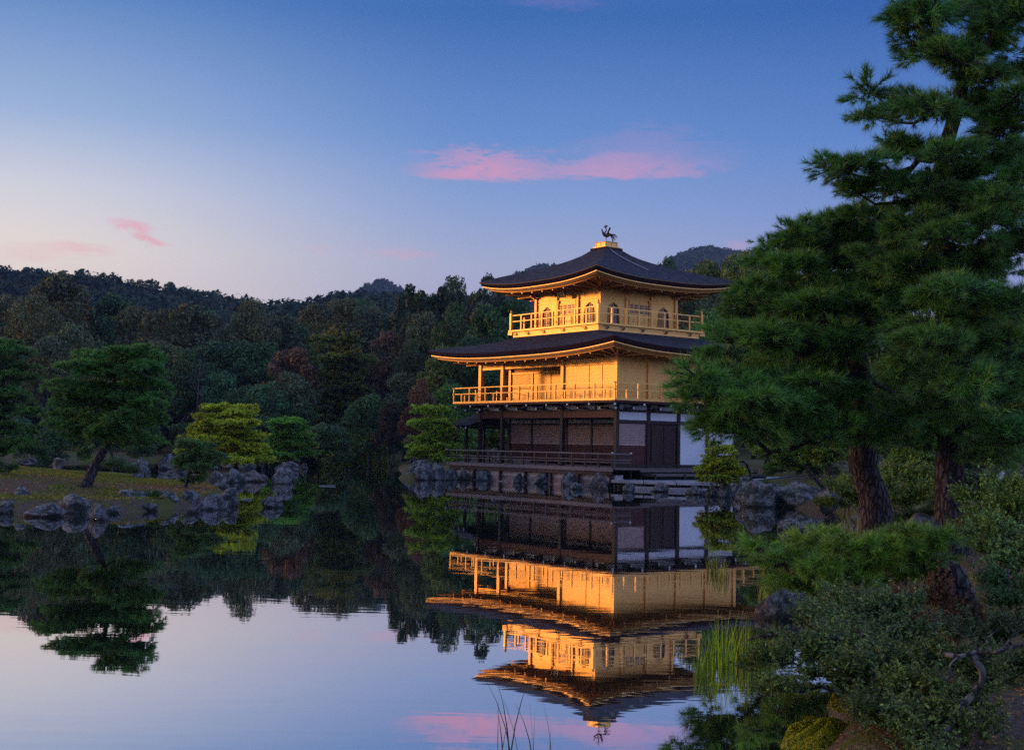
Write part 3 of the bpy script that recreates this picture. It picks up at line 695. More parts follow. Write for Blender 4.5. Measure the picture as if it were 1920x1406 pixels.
part(MB().box(XC-4.05, XC-3.66, YC-3.74, YC-3.62, 8.12, 8.27), 'beam_end', M['gold']); part(MB().box(XC+3.62, XC+3.74, YC+3.66, YC+4.05, 8.12, 8.27), 'beam_end', M['gold'])
for i in range(5):
    t = (-3.4, -2.3, -.9, .8, 2.6)[i]
    for ax in (0, 1):
        mb = MB()
        for a, b in (((-.18, .05), (.0, .05)), ((0, .05), (.10, .0)), ((.02, -.06), (.10, -.02)), ((-.04, -.02), (.02, -.06)), ((.10, .0), (.10, .07))):
            if ax == 0: mb.bar((XC+t+a[0]*1.2, y0-.05, 8.14+a[1]*1.2), (XC+t+b[0]*1.2, y0-.05, 8.14+b[1]*1.2), .03, .04, (0, -1, 0))
            else: mb.bar((x1+.05, YC+t+a[0]*1.2+.3, 8.14+a[1]*1.2), (x1+.05, YC+t+b[0]*1.2+.3, 8.14+b[1]*1.2), .03, .04, (1, 0, 0))
        part(mb, 'metal_hook', M['bronze'])
railing(XC-3.74, XC+3.74, YC-3.74, YC+3.74, 8.37, 9.20, 8.86, 8, 8, .085, corner=9.55, half=False)
W3 = (XC-H3, XC+H3, YC-H3, YC+H3); T3 = 10.20
tp = [-H3, -H3/3, H3/3, H3]
for ax in range(4):
    for t in tp:
        if ax in (1, 3) and abs(t) == H3: continue
        p = {0: (XC+t, YC-H3), 1: (XC+H3, YC+t), 2: (XC+t, YC+H3), 3: (XC-H3, YC+t)}[ax]
        col(p[0], p[1], 8.37, 10.45, .17, M['gold'])
def wallface(ax, name_mat='gold'):
    """maps (t along wall, outward, z) to world box on wall ax (0 S, 1 E, 2 N, 3 W)"""
    def bx(mb, a, b, o0, o1, z0, z1):
        if ax == 0: mb.box(XC+a, XC+b, YC-H3-o1, YC-H3-o0, z0, z1)
        elif ax == 1: mb.box(XC+H3+o0, XC+H3+o1, YC+a, YC+b, z0, z1)
        elif ax == 2: mb.box(XC+a, XC+b, YC+H3+o0, YC+H3+o1, z0, z1)
        else: mb.box(XC-H3-o1, XC-H3-o0, YC+a, YC+b, z0, z1)
        return mb
    def pt(a, o, z): return {0: (XC+a, YC-H3-o, z), 1: (XC+H3+o, YC+a, z), 2: (XC+a, YC+H3+o, z), 3: (XC-H3-o, YC+a, z)}[ax]
    return bx, pt
def ogee(w, zb, zs, zt):
    """half outline of the bell window from sill to point"""
    pts = [(w*1.06, zb), (w, zb+.35), (w*.96, zs)]
    for k in range(1, 9):
        a = k/8*math.pi/2; pts.append((w*.96*math.cos(a)**.8, zs+(zt-zs)*.82*math.sin(a)))
    pts[-1] = (0.0, zt); return pts
for ax in range(4):
    bx, pt = wallface(ax)
    back = MB(); bx(back, -H3+.08, H3-.08, -.06, -.04, 8.37, T3+.3); part(back, 'wall_backing', M['window_back'])
    for (a, b) in ((-H3+.085, -H3/3-.085), (H3/3+.085, H3-.085)):
        c = (a+b)/2; w = .36; out = ogee(w, 8.42, 9.15, 9.62)
        # wall panel with the bell-shaped opening cut out
        mb = MB(); L = [(-x, z) for x, z in out]; R = [(x, z) for x, z in out[::-1]][1:]
        hole = L+R; n = len(hole)
        for (o_, fl) in ((.0, 0), ):
            base = len(mb.v)
            for x, z in hole: mb.v.append(pt(c+x, o_, z))
            for x, z in hole:
                X = a if x < 0 else b
                if x == 0: X = c
                zz = z
                mb.v.append(pt(X, o_, zz if x != 0 else z))
            # sides
            nl = len(L)
            for i in range(nl-1):
                mb.f.append((base+i, base+i+1, base+n+i+1, base+n+i) if i < nl-2 else (base+i, base+i+1, base+n+i))
            for i in range(nl-1, n-1):
                mb.f.append((base+i, base+i+1, base+n+i+1, base+n+i) if i > nl-1 else (base+i, base+i+1, base+n+i+1))
            # above
            k = len(mb.v); zL = L[-2][1]
            mb.v += [pt(a, o_, zL), pt(c, o_, out[-1][1]), pt(b, o_, zL), pt(b, o_, T3+.25), pt(a, o_, T3+.25)]
            mb.f.append((k, k+1, k+2, k+3, k+4))
            k = len(mb.v); mb.v += [pt(a, o_, 8.37), pt(b, o_, 8.37), pt(b, o_, 8.42), pt(a, o_, 8.42)]; mb.f.append((k, k+1, k+2, k+3))
        part(mb, 'wall_panel', M['gold'])
        fr = MB()
        for p, q in zip(hole[:-1], hole[1:]): fr.bar(pt(c+p[0]*1.04, .02, p[1]), pt(c+q[0]*1.04, .02, q[1]), .045, .05, pt(0, 1, 0) if False else ((0, -1, 0) if ax == 0 else (0, 1, 0) if ax == 2 else (1, 0, 0)))
        win = part(fr, 'bell_window', M['gold_dull'])
        mu = MB(); 
        for x in (-.18, 0, .18): bx(mu, c+x-(.02 if x == 0 else .008), c+x+(.02 if x == 0 else .008), -.035, -.02, 8.42, 9.45 if x else 9.60)
        for z in np.arange(8.52, 9.5, .125): bx(mu, c-w*.9 if z < 9.3 else c-w*.6, c+w*.9 if z < 9.3 else c+w*.6, -.033, -.018, z-.008, z+.008)
        mu.build('muntins', M['gold_line'], win)
    for z in (9.78, 9.98): mb = MB(); [bx(mb, a, b, .002, .03, z, z+.035) for a, b in ((-H3+.086, -H3/3-.086), (H3/3+.086, H3-.086))]; part(mb, 'wall_moulding', M['gold'])
    # panelled doors in the middle bay
    a, b = -H3/3+.085, H3/3-.085; n = 4; mb = MB(); bx(mb, a, b, -.02, .0, 8.37, T3+.25); part(mb, 'door_frame', M['gold'])
    for i in range(n):
        u0 = a+.06+(b-a-.12)*i/n; u1 = a+.06+(b-a-.12)*(i+1)/n
        dr = part(bx(MB(), u0+.01, u1-.01, .002, .03, 8.40, 9.72), 'folding_door', M['gold'])
        lt = MB(); bx(lt, u0+.05, u1-.05, .031, .034, 9.15, 9.62); lt.build('door_opening', M['window_back'], dr)
        lt = MB()
        for z in (9.26, 9.38, 9.50): bx(lt, u0+.05, u1-.05, .035, .048, z-.012, z+.012)
        bx(lt, (u0+u1)/2-.01, (u0+u1)/2+.01, .035, .05, 9.15, 9.62)
        for z in (8.72, 9.08): bx(lt, u0+.03, u1-.03, .032, .05, z-.02, z+.02)
        lt.build('door_muntins', M['gold'], dr)
    for s_ in (-1, 1):
        e = MB(); bx(e, s_*(H3/3-.17)-.03, s_*(H3/3-.17)+.03, .03, .09, 8.38, 9.85); bx(e, s_*(H3/3-.17)-.09, s_*(H3/3-.17)+.09, .03, .10, 9.852, 9.90); part(e, 'door_pivot_post', M['gold'])
e3 = 5.08; o3 = (XC-e3, XC+e3, YC-e3, YC+e3); i3 = (XC-.62, XC+.62, YC-.62, YC+.62)
R3, L3 = hip_roof('upper_roof', i3, 12.88, o3, 10.72, .38, .24, .80, curl=2.6, arris=True)
soffit(L3, .24, (W3[0]+.02, W3[1]-.02, W3[2]+.02, W3[3]-.02), 10.42, 28)
rafters(L3, .24, W3, 10.38, 28, .95, .06, .08, .10, True, o3)
rafters(L3, .24, W3, 10.40, 28, .30, .02, .04, .05, False, o3, 'slim_rafter')
# stacked brackets at the column heads
for ax in (0, 1, 3):
    bx, pt = wallface(ax)
    for t in tp:
        for k, (o_, z) in enumerate(((.10, 10.12), (.30, 10.24), (.50, 10.36))):
            b = part(bx(MB(), t-.05, t+.05, .0, o_+.12, z, z+.07), 'bracket_arm', M['gold_dull']); bx(MB(), t-.045, t+.045, o_+.121, o_+.16, z+.008, z+.062).build('bracket_tip', M['gold_line'], b)
            part(bx(MB(), t-.28+.05*k, t+.28-.05*k, o_-.03, o_+.03, z+.072, z+.12), 'bracket_cross', M['gold_dull'])
# plaque
pl = part(MB().bar((XC+.05, YC-H3-.42, 9.98), (XC+.05, YC-H3-.60, 10.50), .56, .06, (0, -1, .3)), 'plaque', M['bronze'])
for dx in (-.25, .25): MB().bar((XC+.05+dx, YC-H3-.46, 9.98), (XC+.05+dx, YC-H3-.64, 10.50), .05, .05, (0, -1, .3)).build('plaque_frame', M['gold_line'], pl)
for i, ch in enumerate('究竟頂'):
    cu = bpy.data.curves.new('plaque_character', 'FONT'); cu.body = ch; cu.size = .17; cu.extrude = .004; cu.align_x = 'CENTER'; cu.materials.append(M['gold_line'])
    tmp = bpy.data.objects.new('tmp', cu); COL.objects.link(tmp); bpy.context.view_layer.update(); cm = bpy.data.meshes.new_from_object(tmp.evaluated_get(bpy.context.evaluated_depsgraph_get())); bpy.data.objects.remove(tmp)
    t = bpy.data.objects.new('plaque_character', cm); COL.objects.link(t); t.parent = pl
    z = 10.34-i*.16; y = YC-H3-.42-(z-9.98)*.346-.042
    t.rotation_euler = (math.radians(90+19), 0, 0); t.location = (XC+.05, y, z)
# apex
part(MB().box(XC-.64, XC+.64, YC-.64, YC+.64, 12.80, 12.99), 'roof_cap', M['roof_edge'])
f = part(MB().box(XC-.53, XC+.53, YC-.53, YC+.53, 12.992, 13.08), 'finial_plinth', M['gold'])
f2 = part(MB().box(XC-.43, XC+.43, YC-.43, YC+.43, 13.082, 13.30), 'finial_box', M['gold'])
mb = MB()
for ax in range(4):
    for t in (-.40, 0, .40):
        p = {0: (XC+t, YC-.435), 1: (XC+.435, YC+t), 2: (XC+t, YC+.435), 3: (XC-.435, YC+t)}[ax]; mb.box(p[0]-.02, p[0]+.02, p[1]-.02, p[1]+.02, 13.09, 13.29)
mb.build('finial_strips', M['gold_line'], f2)
part(MB().box(XC-.46, XC+.46, YC-.46, YC+.46, 13.302, 13.33), 'finial_lid', M['gold_dull'])
part(MB().lathe((XC, YC, 13.331), [(.20, 0), (.16, .05), (.09, .07)], 12), 'finial_foot', M['bronze'])
# lightning cable running down the east slope
pts = []
for k in range(13):
    r = k/12*.62; rx = .62+(e3-.62)*r; z = 12.88+(10.78-12.88)*(r**.80)+.03; pts.append((XC+rx+.02, YC-.30+.55*r, z))
part(MB().tube(pts, .022, 5), 'lightning_cable', M['cable'])
# ---- phoenix
PH = empty('bronze_phoenix', (XC, YC, 13.40), 'small dark bronze phoenix with raised wings on top of the upper roof', 'statue')
def phx(name, mb, mat='bronze', smooth=True): return mb.build(name, M[mat], PH, smooth=smooth)
Xd = Vector((-PR[0]*.95-PF[0]*.0, -PR[1]*.95, 0)).normalized(); Yd = Vector((-Xd.y, Xd.x, 0)); O = Vector((XC, YC, 13.40))
def q(a, z, b=0): return O+Xd*a+Yd*b+Vector((0, 0, z))
phx('body', MB().tube([q(.24, .58), q(.22, .50), q(.16, .40), q(.08, .34), q(-.04, .33), q(-.16, .38), q(-.24, .44)], [.03, .055, .075, .10, .11, .08, .03], 10))
phx('neck', MB().tube([q(.13, .38), q(.10, .50), q(.03, .60), q(.02, .70), q(.08, .78)], [.06, .04, .032, .03, .03], 8))
phx('head', MB().tube([q(-.0, .80), q(.05, .83), q(.11, .83), q(.17, .79)], [.03, .065, .05, .008], 8))
phx('crest', MB().tube([q(.06, .88), q(.0, .90), q(-.06, .84)], [.035, .035, .012], 6))
for s_ in (-1, 1):
    for k in range(5):
        phx('wing_feather', MB().bar(q(-.02-.04*k, .38, s_*.09), q(-.20+.045*k, .80-.06*abs(k-1)-.03*k, s_*(.24-.01*k)), .05, .012, tuple(Yd)), smooth=False)
    phx('breast_wing', MB().tube([q(.18, .46, s_*.05), q(.26, .62, s_*.12), q(.30, .72, s_*.14)], [.03, .025, .005], 6))
    phx('leg', MB().tube([q(.03, .30, s_*.05), q(.02, .12, s_*.05), q(.03, .0, s_*.05)], [.022, .014, .014], 6))
for k in range(8):
    a = -.25-.05*k; phx('tail_feather', MB().tube([q(-.18, .40, 0), q(-.30-.02*(7-k), .42-.035*k, (k % 3-1)*.05), q(-.34-.03*(7-k), .34-.05*k, (k % 3-1)*.09), q(-.40-.035*(7-k), .26-.045*k, (k % 3-1)*.10)], [.025, .018, .014, .006], 5))
# ---- fishing pavilion on the west side
sx0, sx1, sy0, sy1 = -14.75, -PW-.12, -.72, 2.62; ym = (sy0+sy1)/2; zr, ze = 3.78, 3.02; rx0 = -13.35
mb = MB(); n = 8
for sgn, ye in ((-1, sy0), (1, sy1)):
    b = len(mb.v)
    for i in range(n+1):
        v = i/n
        for j in range(n+1):
            t = j/n; xl = rx0+(sx0-rx0)*v; x = xl+(sx1-xl)*t; z = zr+(ze-zr)*(v**.8)+.07*((1-t)**4)*v; mb.v.append((x, ym+(ye-ym)*v, z))
    for i in range(n):
        for j in range(n): k = b+i*(n+1)+j; mb.f.append((k, k+n+1, k+n+2, k+1))
b = len(mb.v)
for i in range(n+1):
    v = i/n
    for j in range(n+1):
        t = j/n; z = zr+(ze-zr)*(v**.8)+.07*(abs(2*t-1)**4)*v; mb.v.append((rx0+(sx0-rx0)*v, (ym+(sy0-ym)*v)+((sy1-sy0)*v)*t, z))
for i in range(n):
    for j in range(n): k = b+i*(n+1)+j; mb.f.append((k, k+n+1, k+n+2, k+1))
fr = part(mb, 'fishing_deck_roof', M['roof'])
MB().box(sx0+.05, sx1, sy0+.05, sy0+.11, ze-.14, ze-.01).box(sx0+.05, sx0+.11, sy0+.112, sy1-.112, ze-.14, ze-.01).box(sx0+.05, sx1, sy1-.11, sy1-.05, ze-.14, ze-.01).build('eave_board', M['roof_edge'], fr)
MB().tube([(rx0, ym, zr+.04), (-12.5, ym, zr+.03), (sx1, ym, zr+.05)], .08, 8).build('ridge', M['railwood'], fr)
for k in range(7):
    x = sx0+.15+k*.49
    if x < sx1: MB().box(x-.03, x+.03, sy0+.005, sy0+.045, ze-.20, ze-.06).build('rafter_tip', M['cap'], fr)
for x, y in ((-14.1, -.1), (-14.1, 2.0), (-12.9, -.1)): col(x, y, .2, ze+.05, .15, M['wood'])
part(MB().box(-14.6, -PW-.11, -.5, 2.4, Z1-.1, Z1-.01), 'fishing_deck_floor', M['board'])
for y in (-.45, 2.35): part(MB().box(-14.6, -PW-.12, y-.03, y+.03, 1.55, 1.62), 'rail', M['railwood'])
# ---- east steps
part(MB().box(.12, 1.75, .05, PD, Z1-.18, Z1-.02), 'east_step', M['board']); part(MB().box(.12, 1.70, .08, PD-.05, .40, Z1-.182), 'step_riser', M['dark'])
part(MB().box(1.76, 2.5, .2, PD-.1, .56, .68), 'east_step', M['board']); part(MB().box(1.76, 2.40, .24, PD-.15, .36, .558), 'step_riser', M['dark'])
for y in (.3, 2.3, 4.3, 6.3): part(MB().box(2.502, 2.56, y-.06, y+.06, .30, .66), 'step_post', M['wood'])
# ---- stone terrace and plastered embankment
EM = empty('embankment_wall', (-5, -1.7, 0), 'low pink-washed plaster embankment wall under the dark wooden deck', 'embankment')
xx = [-12.0, -10.2, -8.1, -5.9, -3.6, -1.4, .6, 1.9]
for a, b in zip(xx[:-1], xx[1:]):
    MB().box(a+.01, b-.01, -1.72+random.uniform(-.03, .03), -1.2, -.3, .34).build('wall_panel', M['podium'], EM)
    MB().box(a+.01, b-.01, -1.70+random.uniform(-.02, .02), -1.2, .342, .60).build('wall_coping', M['coping'], EM)
TR = empty('stone_terrace', (4, 0, 0), 'pale flat stone terrace in front of the pavilion steps', 'terrace')
def prism(poly, z0, z1, mat, name, parent, **kw):
    mb = MB(); n = len(poly); mb.v = [(p[0], p[1], z0) for p in poly]+[(p[0], p[1], z1) for p in poly]
    area = sum(poly[i][0]*poly[(i+1) % n][1]-poly[(i+1) % n][0]*poly[i][1] for i in range(n))
    if area < 0: mb.v = [(p[0], p[1], z0) for p in poly[::-1]]+[(p[0], p[1], z1) for p in poly[::-1]]
    mb.f = [tuple(range(n-1, -1, -1)), tuple(range(n, 2*n))]+[(i, (i+1) % n, n+(i+1) % n, n+i) for i in range(n)]
    return mb.build(name, mat, parent, **kw)
def wp(s, d): return tuple(W2(s, d)[:2])
ts = [(4.75, 61.0), (6.2, 59.9), (7.6, 59.0), (9.2, 58.8), (11.5, 60.0)]
for i in range(4):
    (s0, d0), (s1, d1) = ts[i], ts[i+1]
    for k in range(4):
        off = k*2.6; prism([wp(s0+.02+off*.10, d0+off), wp(s1-.02+off*.10, d1+off), wp(s1-.02+(off+2.56)*.10, d1+off+2.56), wp(s0+.02+(off+2.56)*.10, d0+off+2.56)], .27, .385+random.uniform(-.008, .008), M['slab'], 'slab', TR)
prism([wp(5.1, 61.45), wp(6.3, 60.3), wp(7.6, 59.4), wp(9.3, 59.2), wp(11.6, 60.4), wp(12.5, 70), wp(6.2, 71)], -.3, .268, M['rock'], 'footing', TR)
prism([wp(5.4, 60.0), wp(7.4, 58.5), wp(8.9, 58.0), wp(9.1, 58.6), wp(7.6, 58.9), wp(6.0, 60.2)], -.3, .14, M['slab'], 'lower_slab', TR)
# ------------------------------------------------------------------ foliage meshes
def rnd_dirs(n, rs):
    v = rs.normal(size=(n, 3)); return v/np.linalg.norm(v, axis=1)[:, None]
def needle_tris(base, dirs, ln, w, rs):
    """one slender triangle per needle"""
    side = np.cross(dirs, rnd_dirs(len(dirs), rs)); side /= np.linalg.norm(side, axis=1)[:, None]+1e-9
    V = np.stack([base-side*w/2, base+side*w/2, base+dirs*ln[:, None]], 1); return V.reshape(-1, 3)
def pine_pad(seed, R=.5, hz=.15, tufts=22, needles=56, nl=.25, w=.011, droop=.25):
    """a cloud of pine shoots: each tuft fans its needles round an upward twig"""
    rs = np.random.RandomState(seed); VV = []; tw = MB()
    for t in range(tufts):
        a = rs.uniform(0, 2*math.pi); r = R*math.sqrt(rs.uniform(0, 1)); edge = r/R
        p = np.array([r*math.cos(a), r*math.sin(a), hz*(1-edge**2)*rs.uniform(.2, 1)-.05*edge])
        ax = np.array([math.cos(a)*(.25+.75*edge), math.sin(a)*(.25+.75*edge), .9-.75*edge+rs.uniform(-.3, .3)])
        if rs.uniform() < droop: ax[2] = -.3; p[2] -= .08
        ax /= np.linalg.norm(ax)
        d = rnd_dirs(needles, rs); u = rs.uniform(.35, 1.0, needles)[:, None]; d = d*(.85)+ax*(.35+u); d /= np.linalg.norm(d, axis=1)[:, None]
        pos = p+ax*(rs.uniform(-.10, .06, needles)[:, None]); lk = rs.uniform(.65, 1.15)
        VV.append(needle_tris(pos, d, nl*lk*rs.uniform(.7, 1.1, needles), w, rs))
        if t % 2 == 0: tw.bar(tuple(p*np.array([.2, .2, 0])-np.array([0, 0, .06])), tuple(p), .012, .012)
    V = np.concatenate(VV); n = len(V); F = np.arange(n).reshape(-1, 3)
    tv = np.array(tw.v); tf = np.array(tw.f); tri = np.concatenate([tf[:, :3], tf[:, [0, 2, 3]]])
    me = npmesh('needle_pad', np.concatenate([V, tv]), np.concatenate([F, tri+n]), 3)
    me.materials.append(M['needle']); me.materials.append(M['bark'])
    mi = np.zeros(len(F)+len(tri), np.int32); mi[len(F):] = 1; me.polygons.foreach_set('material_index', mi); return me
PAD_NEAR = [pine_pad(100+i) for i in range(6)]
PAD_LOW = [pine_pad(140+i, R=.36, hz=.15, tufts=22, needles=84, nl=.20, w=.0075, droop=.40) for i in range(4)]
PAD_MID = [pine_pad(160+i, R=.5, hz=.20, tufts=36, needles=28, nl=.19, w=.024, droop=.12) for i in range(5)]
PAD_FAR = [pine_pad(180+i, R=.5, hz=.15, tufts=52, needles=14, nl=.14, w=.040, droop=.05) for i in range(5)]
def leaf_quads(P, Nn, size, rs, aspect=.55):
    n = len(P); t = np.cross(Nn, rnd_dirs(n, rs)); t /= np.linalg.norm(t, axis=1)[:, None]+1e-9; b = np.cross(Nn, t)
    s = (size*rs.uniform(.6, 1.3, n))[:, None]
    return np.stack([P-t*s, P-b*s*aspect, P+t*s, P+b*s*aspect], 1).reshape(-1, 3)
def crown_mesh(seed, lobes=26, leaves=9000, size=.045, shape='round', gap=.0, lobe_r=(.20, .38), squash=.75):
    """unit crown: radius 1, height 0..2; leaves lie on overlapping lobes with an uneven outline"""
    rs = np.random.RandomState(seed); C = []; R = []
    for i in range(lobes):
        z = rs.uniform(-.85, 1 if shape != 'open' else .72); a = rs.uniform(0, 2*math.pi)
        if shape == 'round': rad = math.sqrt(max(0, 1-z*z))*rs.uniform(.55, .85)
        elif shape == 'cone': rad = (1-(z+1)/2)**.8*rs.uniform(.5, .85)+.04
        elif shape == 'tall': rad = math.sqrt(max(0, 1-abs(z)**2.6))*rs.uniform(.45, .8)
        else: rad = math.sqrt(max(0, 1-z*z))*rs.uniform(.3, 1.0)          # 'open'
        C.append((rad*math.cos(a), rad*math.sin(a), 1+z*.80)); R.append(rs.uniform(*lobe_r)*(1.0 if shape != 'cone' else .45+.6*(1-(z+1)/2)))
    C.append((0, 0, 1.0)); R.append(.5 if gap == 0 else .25)
    C = np.array(C); R = np.array(R); w = R**2; w /= w.sum(); k = rs.choice(len(C), leaves, p=w)
    d = rnd_dirs(leaves, rs); d[:, 2] = np.abs(d[:, 2])*np.where(rs.uniform(size=leaves) < .72, 1, -1)
    rr = R[k]*rs.uniform(.72, 1.04, leaves)*(1+.16*np.sin(d[:, 0]*7+k)*np.cos(d[:, 1]*6+k*2)+.10*np.sin(d[:, 2]*11+k*3))
    P = C[k]+d*rr[:, None]*np.array([1, 1, squash])
    Nn = d+rs.normal(size=(leaves, 3))*.55; Nn /= np.linalg.norm(Nn, axis=1)[:, None]
    V = leaf_quads(P, Nn, size, rs, .6); me = npmesh('crown', V, np.arange(len(V)).reshape(-1, 4), 4); me.materials.append(M['leaf']); return me
CR_ROUND = [crown_mesh(200+i, 30, 9500, .040, 'round') for i in range(5)]
CR_TALL = [crown_mesh(220+i, 34, 9500, .036, 'tall') for i in range(4)]
CR_OPEN = [crown_mesh(240+i, 34, 8500, .038, 'open', .5, (.14, .28), .7) for i in range(5)]
CR_CONE = [crown_mesh(260+i, 40, 7500, .038, 'cone') for i in range(4)]
CR_BUSH = [crown_mesh(280+i, 22, 7000, .050, 'round', 0, (.28, .42)) for i in range(4)]
def setcol(o, c): o.color = (c[0], c[1], c[2], 1)
def limb_path(p, q, rs, sag=.12, n=6):
    p = np.array(p, float); q = np.array(q, float); L = np.linalg.norm(q-p); out = []
    for i in range(n+1):
        t = i/n; w = p+(q-p)*t; w[2] += -sag*L*math.sin(math.pi*t)
        if 0 < i < n: w += rs.normal(size=3)*L*.035
        out.append(tuple(w))
    return out
def trunk_mesh(pts, r0, r1, rs, n=10, flare=1.35, sub=4):
    P = [np.array(p, float) for p in pts]; out = []; rad = []; m_ = len(P)
    for i in range(m_-1):
        a = P[max(0, i-1)]; b = P[i]; c = P[i+1]; d = P[min(m_-1, i+2)]
        for k in range(sub):
            t = k/sub; out.append(.5*((2*b)+(c-a)*t+(2*a-5*b+4*c-d)*t*t+(-a+3*b-3*c+d)*t**3))
    out.append(P[-1]); N_ = len(out)
    for i in range(N_):
        t = i/(N_-1); f = 1+(flare-1)*max(0, 1-t*7)**1.5; rad.append((r0+(r1-r0)*t**.9)*f*(1+rs.uniform(-.04, .04)))
    mb = MB(); mb.tube([tuple(p) for p in out], rad, n); return mb
TREES = []
def pine(label, base, trunk, r0, r1, clouds, pads, tint, psize, spread, kindname='pine_tree', group=None, jit=.25, density=1.0, limbs=True, sub=None, seed=1, cat='pine tree', deep=1.0):
    """base world point; trunk list of world points; clouds list of (x,y,z,rx,rz) world; every pad is a part"""
    rs = np.random.RandomState(seed); base = Vector([float(q) for q in base])
    root = empty(kindname, base, label, cat, group); L = lambda p: tuple(float(a)-b for a, b in zip(p, base))
    tr = [L(p) for p in trunk]; o = trunk_mesh(tr, r0, r1, rs).build('trunk', M['bark'], root, True); o.matrix_parent_inverse = Matrix.Identity(4)
    for ci, (x, y, z, rx, rz) in enumerate(clouds):
        c = np.array(L((x, y, z)))
        if limbs:
            hs = tr[2:] if len(tr) > 3 else tr; h_ = np.array(min(hs, key=lambda p: np.linalg.norm(np.array(p)-c)+.8*abs(p[2]-c[2])))
            if np.linalg.norm(h_-c) > .2:
                lr = r0*.28*min(1, np.linalg.norm(h_-c)/(3*r0*6)+.35)
                pth = limb_path(h_, c-np.array([0, 0, rz*.4]), rs); k = len(pth)
                lo = MB().tube(pth, [lr*(1-.72*i/(k-1)) for i in range(k)], 6).build('limb', M['bark'], root, True); lo.matrix_parent_inverse = Matrix.Identity(4)
        n = max(2, int(density*1.9*(rx/psize)**2*max(1, rz/psize*.9)+1.5))
        for i in range(n):
            a = rs.uniform(0, 2*math.pi); r = math.sqrt(rs.uniform(0, 1)); s = psize*2*rs.uniform(.75, 1.2)
            p = c+np.array([math.cos(a)*r*(rx-psize*.35), math.sin(a)*r*(rx-psize*.35)*deep, rs.uniform(-1, 1)*rz*(1-r*.5)-rz*.35*r*r])
            if i == 0: p = c.copy()
            pd = bpy.data.objects.new('needle_pad', pads[rs.randint(len(pads))]); COL.objects.link(pd); pd.parent = root; pd.location = p
            pd.rotation_euler = (rs.normal()*jit, rs.normal()*jit, rs.uniform(0, 6.28)); pd.scale = (s, s, s*rs.uniform(.7, 1.05))
            v = rs.uniform(.75, 1.25); y_ = rs.uniform(0, 1)**2*.35; setcol(pd, (tint[0]*v*(1+y_), tint[1]*v*(1+y_*.3), tint[2]*v*(1-y_*.3)))
    return root
def cl(px, py, hw, hh, d):
    """a foliage cloud measured against the photo: centre, half sizes in photo pixels, distance"""
    p = at(px, py, d); k = d/FPX; return (p[0], p[1], p[2], hw*k, hh*k)

# ---- the two great pines on the right bank
rsx = np.random.RandomState(5)
GREEN = (.058, .150, .048); GREEN2 = (.052, .138, .058)
def trunkpts(base_px, base_d, pts, zb=None):
    s = (base_px-960)/FPX*base_d; b = W2(s, base_d, H(s, base_d)-.15); return b, [b]+[at(x, y, d) for x, y, d in pts]
DA = 22.0
bA, tA = trunkpts(1648, DA, [(1640, 940, DA), (1618, 870, DA), (1622, 780, DA-.2), (1612, 700, DA-.3), (1600, 620, DA-.2), (1612, 540, DA), (1640, 470, DA+.3), (1655, 400, DA+.4)])
cA = [(1445, 470, 42, 50, 22.6), (1500, 445, 60, 44, 22.2), (1570, 455, 60, 40, 23), (1610, 525, 80, 50, 22.4), (1500, 520, 70, 50, 23.4), (1680, 475, 60, 40, 22), (1640, 555, 70, 50, 20.9), (1420, 580, 60, 50, 22.8), (1390, 560, 30, 40, 22), (1590, 640, 60, 50, 20.9), (1540, 420, 70, 22, 22.6), (1620, 400, 60, 22, 21.6), (1660, 440, 80, 26, 22.8), (1510, 485, 60, 35, 21.5), (1590, 480, 70, 35, 22.6), (1670, 510, 80, 35, 21.6), (1450, 545, 60, 40, 22),
      (1520, 560, 80, 40, 21.2), (1600, 570, 70, 35, 23.2), (1380, 625, 50, 35, 21.5), (1440, 630, 80, 40, 21), (1520, 650, 80, 40, 22.6), (1350, 660, 40, 25, 22.5), (1480, 600, 70, 40, 23), (1660, 600, 60, 40, 23.2), (1560, 700, 50, 30, 22.8),
      (1290, 715, 52, 28, 19.8), (1340, 735, 60, 42, 20.4), (1410, 740, 70, 50, 19.8), (1490, 735, 80, 50, 20.6), (1570, 745, 70, 42, 21.2), (1660, 760, 80, 45, 22.8), (1370, 700, 60, 35, 21.2), (1450, 700, 70, 35, 21.6),
      (1350, 790, 50, 22, 20.4), (1430, 800, 70, 25, 20.2), (1520, 800, 70, 28, 20.8), (1600, 800, 60, 20, 20.9), (1690, 700, 70, 45, 23.5), (1540, 610, 60, 40, 24.5), (1440, 680, 60, 35, 24)]
TA = pine('large leaning-trunked pine in front, its lowest branches hanging across the pavilion', bA, tA, .30, .09, [cl(c[0], c[1], c[2], c[3]*(.5 if c[1] < 660 else .95), c[4]) for c in cA], PAD_NEAR, GREEN, .40, 1, seed=11, density=2.2)
DB = 20.5
bB, tB = trunkpts(1790, DB, [(1780, 900, DB), (1782, 820, DB), (1792, 730, DB), (1785, 640, DB+.2), (1768, 540, DB+.2), (1762, 450, DB+.1), (1758, 370, DB), (1770, 290, DB), (1795, 200, DB), (1815, 110, DB-.1), (1835, 0, DB), (1850, -90, DB)])
